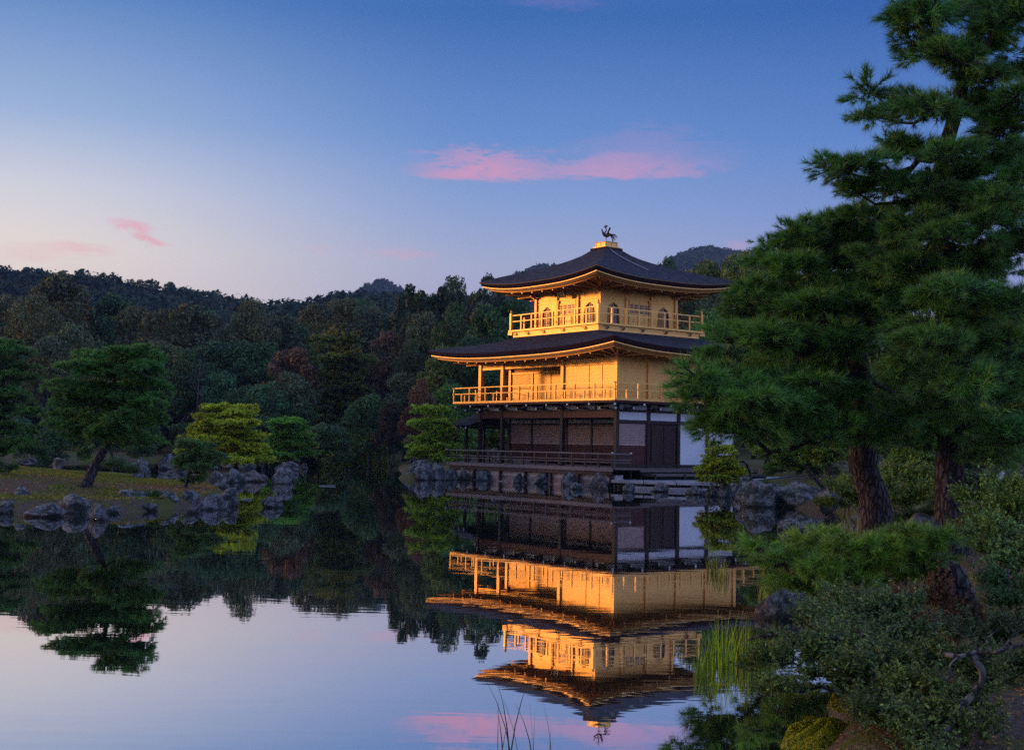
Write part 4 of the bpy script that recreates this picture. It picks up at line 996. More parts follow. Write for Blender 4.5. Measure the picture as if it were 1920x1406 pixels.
cB = [(1712, 30, 42, 26, 20.2), (1760, 95, 60, 26, 20.8), (1880, 240, 50, 26, 20), (1740, 385, 60, 24, 20.6), (1650, 480, 60, 34, 21), (1890, 20, 50, 34, 19.4), (1900, 290, 50, 34, 21), (1870, 375, 60, 34, 19.4), (1912, 440, 40, 40, 19.8), (1700, 500, 70, 40, 20.4), (1840, 500, 70, 40, 21.2), (1910, 180, 40, 40, 19.4), (1790, 330, 50, 24, 20.4), (1860, 55, 50, 24, 19.8), (1850, 145, 60, 22, 20), (1905, 330, 45, 24, 19.6), (1840, 400, 55, 24, 21), (1910, 450, 50, 30, 20.8), (1830, 480, 70, 34, 20.2), (1900, 560, 50, 40, 19.4), (1800, 590, 70, 34, 21), (1735, 22, 52, 30, 20), (1810, 8, 50, 35, 21.2), (1880, 15, 55, 35, 20), (1715, 75, 28, 20, 20.4), (1790, 105, 55, 26, 19.6), (1850, 90, 60, 30, 20.4), (1900, 130, 45, 40, 20.8),
      (1640, 175, 38, 28, 20.6), (1700, 190, 55, 34, 20), (1760, 200, 60, 28, 19.6), (1830, 190, 60, 30, 21), (1900, 220, 45, 22, 20), (1640, 215, 30, 15, 21),
      (1560, 305, 42, 32, 20), (1620, 300, 55, 38, 19.6), (1690, 275, 50, 26, 20.6), (1600, 350, 60, 22, 20.4), (1690, 340, 70, 22, 19.8), (1790, 275, 60, 25, 19.4), (1870, 290, 65, 40, 20.4),
      (1780, 350, 60, 26, 21.2), (1850, 360, 70, 30, 19.8), (1905, 390, 50, 40, 20.6), (1720, 420, 70, 24, 20), (1800, 430, 70, 30, 19.4), (1880, 460, 60, 40, 20.2), (1750, 480, 60, 24, 21.4),
      (1770, 540, 80, 35, 19.2), (1860, 550, 75, 45, 20), (1700, 560, 60, 35, 21), (1730, 620, 80, 40, 19.4), (1820, 630, 80, 45, 20.6), (1895, 640, 50, 60, 19.6),
      (1700, 690, 60, 35, 19.8), (1780, 710, 90, 45, 19.2), (1870, 720, 80, 50, 20), (1720, 775, 70, 32, 20.4), (1800, 790, 80, 32, 19.6), (1885, 800, 60, 40, 19.4), (1850, 850, 60, 22, 20.2)]
TB = pine('tall straight pine at the right edge, rising out of the top of the picture', bB, tB, .235, .07, [cl(c[0], c[1], c[2], c[3]*(.45 if c[1] < 560 else .85), c[4]) for c in cB], PAD_NEAR, GREEN2, .40, 1, seed=12, density=1.75)
# ---- low pine spreading over the near water
DL = 13.2
bL, tL = trunkpts(1815, DL, [(1780, 1080, DL), (1735, 1045, DL), (1660, 1040, DL-.1), (1560, 1055, DL-.2), (1470, 1060, DL-.2)])
cLw = [(1690, 1000, 50, 26, 12.8), (1740, 1010, 40, 26, 12.9), (1640, 1020, 50, 26, 12.7), (1460, 1045, 50, 34, 13.0), (1520, 1020, 60, 32, 13.4), (1590, 1010, 60, 34, 12.9), (1660, 1005, 60, 32, 13.5), (1720, 1015, 50, 35, 13.0), (1540, 1065, 60, 26, 12.7), (1620, 1060, 60, 26, 12.8), (1690, 1060, 55, 28, 13.4),
       (1420, 1020, 26, 16, 13.4), (1740, 1045, 35, 40, 12.9), (1500, 1085, 40, 16, 13.2), (1500, 1050, 60, 30, 13.9), (1600, 1035, 60, 30, 14.1), (1680, 1035, 60, 30, 14.2)]
pine('low pine with pruned drooping needles reaching out over the water at the right bank', bL, tL, .20, .05, [cl(c[0], c[1], c[2], c[3]*1.3, c[4]) for c in cLw], PAD_LOW, (.085, .165, .040), .30, 1, seed=13, density=2.2)
# ---- island pines
def auto_clouds(cx, ytop, ybot, hw, d, rows, rs, hh=.55, shape=lambda t: math.sin(math.pi*min(.98, .16+t*.86))**.6, n0=3, dep=.6):
    out = []
    for r in range(rows):
        t = (r+.5)/rows; y = ytop+(ybot-ytop)*t; w = hw*shape(t); k = max(1, int(round(w/hw*n0)))
        for i in range(k):
            u = (i+.5)/k*2-1 if k > 1 else 0; x = cx+u*w*.72+rs.uniform(-.1, .1)*hw; ww = w/k*1.15
            out.append(cl(x, y+rs.uniform(-.3, .3)*(ybot-ytop)/rows, ww, (ybot-ytop)/rows*hh, d+rs.uniform(-dep, dep)*hw*d/FPX))
    return out
rsx = np.random.RandomState(21)
def island_pine(label, basepx, d, tpts, box, rows, n0, pads, tint, psize, r0, seed, density=1.0, shape=None, dep=.6, hh=.55, **kw):
    rs = np.random.RandomState(seed); b, t = trunkpts(basepx, d, [(x, y, d) for x, y in tpts]); kws = {} if shape is None else dict(shape=shape)
    return pine(label, b, t, r0, r0*.3, auto_clouds(box[0], box[1], box[2], box[3], d, rows, rs, n0=n0, dep=dep, hh=hh, **kws), pads, tint, psize, 1, seed=seed, density=density, **kw)
island_pine('broad dark green pine with a slanting trunk on the grassy island', 163, 38, [(180, 870), (200, 830), (212, 780), (215, 720), (210, 680)], (206, 652, 825, 136), 6, 4, PAD_MID, (0.048, 0.131, 0.054), .36, .17, 31, 2.0, lambda t: (.62, .86, .98, 1.0, .88)[min(4, int(t*5))])
island_pine('yellow-green cloud-pruned pine on the rocky islet, layered like shelves', 445, 67.5, [(443, 860), (438, 820), (425, 790), (412, 765)], (422, 756, 868, 98), 8, 3, PAD_FAR, (.250, .300, .035), .42, .13, 32, 1.7, lambda t: .48+.62*t if t > .2 else .55, .5, .38)
island_pine('small dark blue-green pine at the right end of the grassy island', 352, 43, [(356, 880), (366, 850), (372, 830)], (372, 818, 905, 52), 4, 3, PAD_MID, (0.048, 0.112, 0.072), .27, .07, 33, 1.5, None, .5, .5)
island_pine('rounded mid-green pine on its own rock, right of the yellow-green pine', 545, 87, [(548, 862), (545, 840), (538, 810)], (543, 780, 858, 55), 5, 2, PAD_FAR, (0.088, 0.216, 0.056), .50, .13, 34, 1.7, lambda t: .6+.5*t, .5, .42)
island_pine('light green layered pine on the shore beside the fishing deck', 822, 74, [(820, 850), (812, 820), (808, 790)], (812, 762, 862, 56), 6, 2, PAD_FAR, (0.168, 0.280, 0.054), .45, .10, 35, 1.7, lambda t: .55+.5*t, .5, .42)
island_pine('dark green pine cut off by the left edge behind the island', -15, 62, [(-10, 840), (0, 760), (10, 690)], (10, 632, 850, 78), 7, 3, PAD_FAR, (.038, .105, .045), .60, .2, 36, 1.3, lambda t: .75+.3*t, .6, .45)
island_pine('small yellow-green pine leaning in front of the stone terrace', 1420, 52, [(1400, 870), (1370, 870), (1345, 868)], (1350, 832, 902, 58), 4, 2, PAD_FAR, (.200, .250, .040), .36, .07, 37, 2.6, lambda t: (.35, .75, 1, .6)[min(3, int(t*4))], .5, .5)
island_pine('leaning-trunk pine behind the shore boulders', 1570, 48, [(1545, 915), (1515, 880), (1500, 850)], (1490, 820, 868, 75), 3, 3, PAD_FAR, (0.096, 0.184, 0.048), .50, .13, 38, 1.5, None, .6, .6)
# stray top shoot and pines behind the great ones
island_pine('mid-green pine standing between the pavilion and the great pines', 1440, 86, [(1438, 760), (1436, 650), (1438, 560)], (1438, 462, 760, 64), 8, 2, PAD_FAR, (0.080, 0.147, 0.054), .60, .16, 39, 1.6, lambda t: .45+.6*t, .6, .5)
island_pine('shaded pine seen between the two great trunks', 1700, 36, [(1702, 880), (1700, 800), (1690, 740)], (1705, 700, 880, 85), 5, 3, PAD_FAR, (0.064, 0.136, 0.048), .5, .15, 40, 1.6, None, .6, .55)
island_pine('shaded pine behind the right edge of the tall straight pine', 1890, 34, [(1890, 830), (1885, 740)], (1880, 560, 870, 85), 7, 3, PAD_FAR, (0.067, 0.141, 0.054), .55, .16, 41, 1.5, None, .6, .5)
island_pine('olive-green spreading pine above the boulders, left of the slanting great trunk', 1560, 42, [(1556, 880), (1550, 820)], (1540, 700, 870, 110), 5, 3, PAD_FAR, (0.096, 0.160, 0.045), .55, .15, 42, 1.5, None, .6, .55)
# tall layered conifer of the far shore
island_pine('tall layered olive-green conifer on the far shore, left of the pavilion', 650, 122, [(650, 780), (648, 720), (640, 660)], (642, 625, 862, 98), 13, 3, PAD_FAR, (.082, .100, .045), 1.15, .32, 43, 1.5, lambda t: (.30+.75*t) if t < .85 else .9, .6, .40, cat='conifer', kindname='conifer')

# ------------------------------------------------------------------ the wood beyond the pond
def trunkc(px, d, top_py, r):      # simple tapered trunk mesh in local coordinates
    pass
TRUNKS = []
for i in range(4):
    rs = np.random.RandomState(300+i); mb = MB(); pts = [(rs.normal()*.02*k, rs.normal()*.02*k, k/6) for k in range(7)]
    mb.tube(pts, [.05*(1-.75*k/6) for k in range(7)], 6)
    for k in range(7):
        a = rs.uniform(0, 6.28); z = rs.uniform(.35, .85); mb.tube([(0, 0, z), (math.cos(a)*.12, math.sin(a)*.12, z+.10), (math.cos(a)*.26, math.sin(a)*.26, z+.16)], [.018, .012, .004], 4)
    me = mb.mesh('trunk', True); me.materials.append(M['palebark'] if i == 3 else M['bark']); TRUNKS.append(me)
USED = {}
LM = [(-1e9, -200, 'added unseen on left bank for shade'), (-200, 60, 'at the left edge'), (60, 190, 'above the left part of the slanting-trunk pine'), (190, 330, 'above the right part of the slanting-trunk pine'), (330, 430, 'behind the yellow-green pine'),
      (430, 520, 'above the right side of the yellow-green pine'), (520, 600, 'above the rounded pine on its rock'), (600, 700, 'behind the tall layered conifer'), (700, 770, 'just right of the tall layered conifer'),
      (770, 850, 'left of the pavilion roof tips'), (850, 1000, 'behind the left half of the pavilion'), (1000, 1250, 'behind the pavilion roofs'), (1250, 1400, 'behind the right roof tips'), (1400, 1560, 'left among the great pine branches'), (1560, 1720, 'between the great trunks'), (1720, 1e9, 'at the right edge behind the straight pine')]
TONES = {'dark': ((0.035, 0.077, 0.045), 'dark green'), 'teal': ((0.045, 0.102, 0.077), 'blue-green'), 'grey': ((.068, .085, .075), 'grey-green'), 'brown': ((.078, .078, .060), 'brown-tinged'), 'olive': ((0.096, 0.123, 0.045), 'olive'),
         'green': ((0.060, 0.140, 0.052), 'mid green'), 'red': ((.085, .038, .038), 'dull red'), 'pink': ((.135, .072, .080), 'dusty pink'), 'lime': ((0.149, 0.210, 0.044), 'yellowish green'), 'maroon': ((.042, .024, .028), 'dark maroon'), 'black': ((0.021, 0.042, 0.032), 'blackish green')}
PENDING = []
def ftree(px, ytop, wpx, d, shape='round', tone='dark', label=None, hcrown=None, group='trees of the wood beyond the pond'):
    """crown top at photo height ytop, crown width wpx, at distance d"""
    s = (px-960)/FPX*d; g = H(s, d); top = at(px, ytop, d)[2]; h = max(1.5, top-g); w = wpx*d/FPX/2
    ch = hcrown if hcrown else min(h*.92, max(w*2.4, h*.62)); ch = min(ch, h)
    ml = {'round': CR_ROUND, 'tall': CR_TALL, 'open': CR_OPEN, 'cone': CR_CONE, 'bush': CR_BUSH}[shape]
    b = W2(s, d, g); col_, tn = TONES[tone]
    bush = h < 4
    o = empty('shrub' if bush else 'tree', b, '', 'shrub' if bush else 'tree', group, RS.uniform(0, 6.28))
    if not bush:
        t = bpy.data.objects.new('trunk', TRUNKS[RS.randint(3)]); COL.objects.link(t); t.parent = o; t.scale = (h*.55, h*.55, h*(.80 if shape != 'open' else .86))
    c = bpy.data.objects.new('crown', ml[RS.randint(len(ml))]); COL.objects.link(c); c.parent = o
    c.location = (0, 0, h-ch*.97); c.scale = (w*RS.uniform(.95, 1.08), w*RS.uniform(.95, 1.08), ch/2); c.rotation_euler = (0, 0, RS.uniform(0, 6.28))
    v = RS.uniform(.60, .92); setcol(c, tuple(q*v for q in col_))
    PENDING.append((o, px, ytop, wpx, d, shape, tn, label, bush)); return o
def finish_labels():
    seen = {}
    for (o, px, ytop, wpx, d, shape, tn, label, bush) in sorted(PENDING, key=lambda r: (r[4] > 150, r[1])):
        if label is None:
            where = next(w for a, b, w in LM if a <= px < b)
            sh = {'round': 'rounded', 'tall': 'upright', 'open': 'loose-crowned', 'cone': 'pointed', 'bush': 'bushy'}[shape]
            row = 'front-row ' if d < 135 else ('second-row ' if d < 160 else 'back-row ')
            if d < 80: row = ''
            size = 'small ' if wpx < 55 else ('wide ' if wpx > 110 else '')
            label = f"{size}{tn} {sh} {'shrub' if bush else row+'tree'} {where}"
        k = seen.get(label, 0); seen[label] = k+1
        if k: label = ['', 'second ', 'third ', 'fourth ', 'fifth ', 'sixth ', 'seventh ', 'eighth ', 'ninth ', 'tenth '][min(k, 9)]+label+', from left'
        label = label.replace('the right part of the slanting-trunk pine', 'the slanting pine, right side').replace('the left part of the slanting-trunk pine', 'the slanting pine, left side').replace('the right side of the yellow-green pine', 'the yellow-green pine, right side')
        label = label.replace('in the wood', '').replace(', right side', ' right side').replace('loose-crowned ', 'loose ').replace('front-row ', 'front ').replace('wide ', '') if len(label.split()) > 16 else label
        if len(label.split()) > 16: print('LONG', label)
        o['label'] = label
F = ftree
# named ones
F(110, 524, 150, 150, 'round', 'brown', 'big brown-green tree with a dark knobbly top under the left ridge'); F(-10, 560, 130, 140, 'round', 'brown'); F(60, 560, 110, 135, 'tall', 'brown')
F(130, 608, 110, 118, 'round', 'grey', 'pale grey-green rounded tree just above the slanting-trunk pine'); F(85, 640, 90, 112, 'round', 'grey'); F(10, 640, 90, 116, 'round', 'dark')
F(210, 560, 120, 152, 'round', 'dark'); F(255, 575, 110, 145, 'round', 'brown'); F(180, 640, 120, 128, 'round', 'dark'); F(250, 655, 110, 126, 'round', 'dark')
F(335, 570, 150, 140, 'round', 'brown', 'broad brown-topped tree between the slanting pine and the yellow-green pine'); F(300, 640, 100, 126, 'round', 'grey'); F(395, 640, 110, 130, 'round', 'teal'); F(350, 660, 110, 122, 'tall', 'dark')
F(475, 565, 110, 140, 'tall', 'brown', 'tall brown-green tree standing above the yellow-green pine'); F(430, 610, 90, 148, 'round', 'grey'); F(520, 590, 100, 146, 'round', 'grey'); F(470, 640, 130, 130, 'round', 'dark'); F(410, 700, 110, 122, 'round', 'teal', 'low blue-green tree behind the bare pale sapling')
F(590, 570, 90, 158, 'round', 'brown'); F(640, 560, 110, 162, 'round', 'brown'); F(690, 575, 90, 158, 'round', 'grey'); F(560, 605, 90, 150, 'round', 'dark')
F(545, 655, 120, 118, 'round', 'pink', 'dusty pink-red autumn tree between the rounded pine and the layered conifer'); F(540, 700, 110, 114, 'round', 'grey'); F(500, 720, 90, 112, 'round', 'teal'); F(460, 730, 100, 115, 'round', 'dark'); F(565, 760, 90, 112, 'round', 'dark')
F(700, 740, 100, 106, 'round', 'dark', 'round dark shrubby tree at the waterline right of the layered conifer'); F(735, 620, 90, 125, 'round', 'pink', 'reddish-brown autumn tree right of the layered conifer'); F(765, 640, 80, 120, 'tall', 'grey')
F(760, 700, 100, 112, 'round', 'grey'); F(735, 760, 80, 103, 'round', 'maroon', 'low dark maroon maple left of the light green shore pine'); F(790, 715, 55, 92, 'tall', 'pink', 'small upright russet maple above the light green shore pine'); F(775, 765, 55, 88, 'round', 'red', 'small dull red maple beside the light green shore pine')
F(800, 508, 110, 128, 'open', 'black'); F(845, 524, 90, 136, 'tall', 'dark'); F(835, 515, 90, 132, 'open', 'black'); F(905, 492, 110, 120, 'open', 'black', 'tall loose-crowned tree whose top meets the upper roof tip'); F(765, 528, 90, 140, 'open', 'black')
F(850, 575, 110, 115, 'tall', 'dark'); F(800, 590, 100, 124, 'tall', 'grey'); F(910, 580, 110, 110, 'round', 'dark'); F(770, 600, 80, 132, 'tall', 'brown'); F(880, 640, 110, 106, 'round', 'dark'); F(830, 650, 100, 108, 'round', 'olive'); F(930, 700, 120, 105, 'round', 'dark'); F(860, 720, 100, 100, 'round', 'green')
F(960, 560, 110, 120, 'round', 'dark'); F(1000, 620, 140, 125, 'round', 'dark'); F(900, 790, 130, 96, 'bush', 'olive'); F(960, 800, 120, 98, 'bush', 'dark'); F(820, 800, 110, 100, 'round', 'olive'); F(860, 790, 90, 92, 'bush', 'green', 'olive-green bush seen through the open bays of the ground floor')
F(1090, 600, 150, 130, 'round', 'dark'); F(1180, 600, 150, 130, 'round', 'dark'); F(1245, 482, 60, 150, 'round', 'dark', 'small dark treetop peeping over the right slope of the upper roof'); F(1290, 560, 110, 110, 'tall', 'black'); F(1270, 640, 100, 108, 'tall', 'dark')
F(1320, 490, 110, 138, 'round', 'olive'); F(1370, 480, 100, 135, 'round', 'olive'); F(1420, 470, 110, 130, 'round', 'olive'); F(1340, 540, 90, 112, 'tall', 'grey', 'grey-green tree between the upper roof tip and the upper balcony'); F(1330, 580, 80, 100, 'round', 'green'); F(1300, 610, 80, 96, 'round', 'green', 'bright-topped tree just right of the upper balcony')
F(1450, 560, 120, 100, 'round', 'olive'); F(1380, 680, 120, 92, 'round', 'dark'); F(1450, 700, 120, 90, 'round', 'dark')
for (px, yt, w, d, sh, tn) in [(1540, 560, 130, 95, 'round', 'dark'), (1640, 520, 130, 90, 'round', 'olive'), (1740, 540, 130, 88, 'round', 'dark'), (1840, 560, 140, 85, 'round', 'dark'), (1930, 560, 130, 85, 'tall', 'olive'),
      (1500, 700, 130, 78, 'round', 'dark'), (1600, 690, 130, 75, 'round', 'olive'), (1700, 680, 140, 72, 'round', 'dark'), (1800, 690, 140, 70, 'round', 'olive'), (1900, 700, 140, 66, 'round', 'dark'), (1980, 640, 150, 60, 'round', 'dark'),
      (1470, 800, 100, 66, 'bush', 'olive'), (1560, 800, 110, 62, 'bush', 'dark'), (1640, 790, 110, 60, 'bush', 'olive'), (1720, 800, 120, 58, 'bush', 'green'), (1810, 800, 120, 56, 'bush', 'dark'), (1900, 800, 120, 54, 'bush', 'olive'), (1985, 780, 120, 50, 'bush', 'dark')]:
    F(px, yt, w, d, sh, tn, group='trees behind the great pines')
# fillers behind the named ones
rsf = np.random.RandomState(55)
for row, (d0, n) in enumerate(((178, 16), (196, 15), (215, 13))):
    for i in range(n):
        px = -60+i*(900/(n-1))+rsf.uniform(-18, 18); yt = np.interp(px, [-60, 120, 250, 400, 560, 700, 800], [590, 575, 600, 610, 610, 585, 560])-8*row+rsf.uniform(-14, 14)
        F(px, yt, rsf.uniform(62, 100), d0+rsf.uniform(-8, 8), ['round', 'round', 'tall', 'cone'][rsf.randint(4)], ['dark', 'teal', 'grey', 'brown', 'black', 'teal'][rsf.randint(6)])
for i in range(15):      # low screen along the far waterline
    px = -40+i*55+rsf.uniform(-10, 10); F(px, rsf.uniform(770, 815), rsf.uniform(75, 105), (104+14*math.sin(i)) if px > 600 else 126+rsf.uniform(-6, 4) if px > 480 else 118+rsf.uniform(-4, 8), 'bush', ['dark', 'teal', 'black', 'dark', 'olive'][rsf.randint(5)])
for i in range(14):
    px = -40+i*60+rsf.uniform(-12, 12); F(px, rsf.uniform(690, 740), rsf.uniform(85, 115), 138+rsf.uniform(-5, 5), 'round', ['dark', 'teal', 'black', 'grey', 'brown'][rsf.randint(5)])
for i in range(5): F(40+i*58, 790+rsf.uniform(-14, 16), 70, 84+rsf.uniform(-4, 4), 'bush', ['teal', 'dark', 'green'][i % 3])
# unseen trees added on the left bank to shade the pavilion's lower floors
for i in range(16):
    t = i/15; s_ = -57-9*math.sin(i*2.1)*.4-4*t; d_ = 66+34*t+2*math.sin(i*5); b_ = W2(s_, d_, H(s_, d_)); px_ = 960+s_/d_*FPX; hh = 9.3+1.0*math.sin(i*3.7)
    F(px_, 703-(hh-CAM[2]-8.0+8.0)*0+(834+(px_-960)*.0187-703)-(H(s_, d_)+hh-CAM[2])/d_*FPX, 5.5/d_*FPX, d_, 'round', ['dark', 'olive', 'green'][i % 3], label=None, group='trees on the left bank')
# bare pale sapling
sp = (372-960)/FPX*118; bs = W2(sp, 118, H(sp, 118)); SAP = empty('bare_sapling', bs, 'slender bare pale-stemmed tree with upswept twigs above the yellow-green pine', 'tree')
rs = np.random.RandomState(66); h = at(372, 668, 118)[2]-bs[2]
o = MB().tube([(0, 0, 0), (.1, 0, h*.3), (-.05, 0, h*.6), (.1, .05, h)], [.12, .10, .07, .02], 7).build('trunk', M['palebark'], SAP, True); o.matrix_parent_inverse = Matrix.Identity(4)
for k in range(16):
    z = h*rs.uniform(.35, .8); a = rs.uniform(0, 6.28); l = h*rs.uniform(.15, .32); o = MB().tube([(0, 0, z), (math.cos(a)*l*.25, math.sin(a)*l*.25, z+l*.45), (math.cos(a)*l*.42, math.sin(a)*l*.42, z+l)], [.035, .025, .008], 4).build('twig', M['palebark'], SAP); o.matrix_parent_inverse = Matrix.Identity(4)
# ---- ridge trees one can tell apart
for i in range(46):
    px = -30+i*16.5+rsf.uniform(-7, 7)
    d = 502+rsf.uniform(-6, 6); s = (px-960)/FPX*d; g = H(s, d); hpx = rsf.uniform(52, 76) if px < 560 else rsf.uniform(44, 58)
    y0 = 703-FPX*0; gy = (834+(px-960)*.0187)-(g-CAM[2])/d*FPX
    F(px, gy-hpx, rsf.uniform(18, 34), d, ['open', 'open', 'round', 'tall'][rsf.randint(4)], 'black', label=None, hcrown=rsf.uniform(5.0, 8.5), group='trees on the skyline ridge')
LMR = 1
# ---- forest covering the hills: nobody could count it
def forest(name, n, s0, s1, d0, d1, r, hgt, leaves, lsize, tones, seed):
    rs = np.random.RandomState(seed); s = rs.uniform(s0, s1, n); d = rs.uniform(d0, d1, n); z = height(s, d); VV = []; CC = []
    x = CAM[0]+PR[0]*s+PF[0]*d; y = CAM[1]+PR[1]*s+PF[1]*d; rr = r*rs.uniform(.7, 1.35, n); hh = hgt*rs.uniform(.7, 1.3, n)
    k = np.repeat(np.arange(n), leaves); dd = rnd_dirs(n*leaves, rs); dd[:, 2] = np.abs(dd[:, 2])*np.where(rs.uniform(size=len(dd)) < .8, 1, -.6)
    q = 1+.25*np.sin(dd[:, 0]*5+k)*np.cos(dd[:, 1]*4+2*k)
    P = np.stack([x[k]+dd[:, 0]*rr[k]*q, y[k]+dd[:, 1]*rr[k]*q, z[k]+hh[k]*.45+dd[:, 2]*hh[k]*.55*q], 1)
    Nn = dd+rs.normal(size=dd.shape)*.5; Nn /= np.linalg.norm(Nn, axis=1)[:, None]
    t = np.cross(Nn, rnd_dirs(len(P), rs)); t /= np.linalg.norm(t, axis=1)[:, None]; b = np.cross(Nn, t); sz = (lsize*rs.uniform(.7, 1.3, len(P)))[:, None]
    V = np.stack([P-t*sz, P+t*sz*.6-b*sz*.8, P+t*sz*.6+b*sz*.8], 1).reshape(-1, 3)
    me = npmesh(name, V, np.arange(len(V)).reshape(-1, 3), 3); me.materials.append(M['forest']); o = obj(name, me, None, kind='stuff'); setcol(o, tones); return o
def forest_mat():
    mt, nt, N, L = newmat('hill_forest'); g = NG(nt); gm = g.n('ShaderNodeNewGeometry'); oi = g.n('ShaderNodeObjectInfo')
    n1 = g.noise(gm.outputs['Position'], .11, 2, .5); n2 = g.noise(gm.outputs['Position'], .03, 2, .5)
    c = g.mix(g.smooth(n1, .35, .65), (.020, .045, .036), (.075, .098, .06)); c = g.mix(g.math('MULTIPLY', g.smooth(n2, .5, .7), .5), c, (.06, .050, .034))
    b = g.n('ShaderNodeBsdfDiffuse'); L.new(c, b.inputs[0]); o = g.n('ShaderNodeOutputMaterial'); L.new(b.outputs[0], o.inputs[0]); return mt
M['forest'] = forest_mat()
forest('hill_forest', 2300, -270, -10, 225, 488, 4.4, 8.5, 170, .75, (1, 1, 1), 71)
forest('far_hill_forest', 3000, -260, 420, 1180, 1530, 7.5, 11, 70, 2.2, (1, 1, 1), 72)
forest('wood_undergrowth', 520, -75, 60, 132, 235, 3.2, 6, 220, .45, (1, 1, 1), 73)
# ------------------------------------------------------------------ rocks
from mathutils import noise as mno
def rock_mesh(seed, kind='round'):
    import bmesh
    bm = bmesh.new(); bmesh.ops.create_icosphere(bm, subdivisions=4, radius=1); rs = np.random.RandomState(seed); off = Vector(rs.uniform(-50, 50, 3))
    planes = [(Vector(rnd_dirs(1, rs)[0]), rs.uniform(.52, .88)) for _ in range(11)]
    for v in bm.verts:
        p = v.co.copy(); n = p.normalized(); k = 1.0
        for (pn, pd) in planes:
            c = n.dot(pn)
            if c > 1e-3: k = min(k, pd/c)
        k = .97*k+.03; k *= 1+.14*mno.noise(n*2.2+off)+.10*mno.noise(n*5+off)+.055*mno.noise(n*12+off)+.03*mno.noise(n*26+off)
        v.co = n*k
    me = bpy.data.meshes.new('rock'); bm.to_mesh(me); bm.free(); me.materials.append(M['rock_warm'] if kind == 'warm' else M['rock'])
    me.polygons.foreach_set('use_smooth', [True]*len(me.polygons)); return me
ROCKS = [rock_mesh(400+i) for i in range(8)]; WARM = [rock_mesh(420+i, 'warm') for i in range(3)]
def rock(px, pyw, w, h, label, kind=0, d=None, z=None, dep=.8, group=None, tilt=0):
    """rock whose foot shows at photo point (px,pyw); w,h in photo pixels"""
    if d is None: d = (CAM[2]-(z or 0))*FPX/(pyw-(834+(px-960)*.0187))
    s = (px-960)/FPX*d; zz = z if z is not None else 0; W_ = w*d/FPX/2; Hh = h*d/FPX
    me = (WARM[RS.randint(3)] if kind == 'warm' else ROCKS[RS.randint(8)])
    o = bpy.data.objects.new('rock', me); COL.objects.link(o); b = W2(s, d+W_*dep*.45, zz+Hh*.20); o.location = b
    o.scale = (W_*1.28, W_*dep*1.28, Hh*1.0); o.rotation_euler = (0, RS.uniform(-.15, .15)+tilt, YAW+RS.uniform(-.3, .3)); return tagged(o, label, 'rock', group)
# island front edge
rock(150, 962, 62, 32, 'large pale-flecked boulder at the island waterline below the slanting trunk'); rock(85, 968, 66, 22, 'long low dark rock left of the pale-flecked island boulder')
rock(193, 975, 32, 26, 'small dark rock at the water just right of the pale-flecked boulder'); rock(48, 935, 34, 20, 'grey rock lying on the island earth near the left edge', z=.25); rock(15, 962, 40, 22, 'low rock at the waterline at the far left edge')
rock(250, 950, 74, 36, 'wide dark-topped boulder in the middle of the island edge', z=.05); rock(320, 952, 52, 26, 'blue-grey block in the island edge right of the wide dark boulder'); rock(362, 950, 34, 30, 'pointed blue-grey rock below the small dark pine')
rock(400, 955, 50, 32, 'rough dark rock left of the end boulder of the island'); rock(435, 948, 46, 30, 'rounded boulder at the right-hand end of the grassy island'); rock(372, 962, 22, 12, 'little brown stone at the water under the small dark pine')
rock(290, 958, 30, 14, 'small low stone between two island edge boulders'); rock(220, 962, 26, 14, 'low mossy stone beside the wide dark-topped boulder')
rock(268, 898, 42, 32, 'pale bluish upright rock standing on the grass right of the slanting trunk', z=.3); rock(312, 903, 24, 12, 'low flat rock on the grass right of the pale upright rock', z=.2); rock(325, 896, 18, 14, 'small dark rock on the back edge of the island', z=.2)
rock(55, 872, 44, 12, 'flat dark stone lying on the grass at left', z=.55); rock(98, 860, 26, 14, 'pale low rock on the island rear beside the stone post', z=.55)
# islet rocks
rock(412, 915, 40, 26, 'tall blue-grey rock at the left of the islet'); rock(443, 905, 36, 28, 'pale pink-grey pointed rock in front of the yellow-green pine trunk'); rock(476, 903, 40, 18, 'low pinkish rock at the right end of the islet', 'warm'); rock(497, 900, 18, 10, 'tiny low rock trailing off the islet')
rock(535, 907, 34, 32, 'blue-grey upright rock alone in open water below the rounded pine'); rock(552, 903, 14, 12, 'small stone touching the lone upright rock'); rock(517, 951, 38, 18, 'dark jagged rock alone in the water nearest the middle')
rock(470, 880, 30, 16, 'pale rock on the pond behind the islet, right of centre'); rock(440, 879, 40, 18, 'pale long rock behind the yellow-green pine trunk'); rock(390, 880, 46, 16, 'pale rock behind the small dark pine'); rock(345, 876, 28, 22, 'grey rock behind, left of the islet'); rock(318, 880, 26, 26, 'purple-grey pointed rock on the back shore left of the islet')
rock(548, 883, 32, 17, 'dark rock carrying the rounded mid-green pine'); rock(527, 882, 16, 12, 'small pale rock at the left foot of the rounded pine'); rock(573, 880, 14, 14, 'small rock at the right foot of the rounded pine')
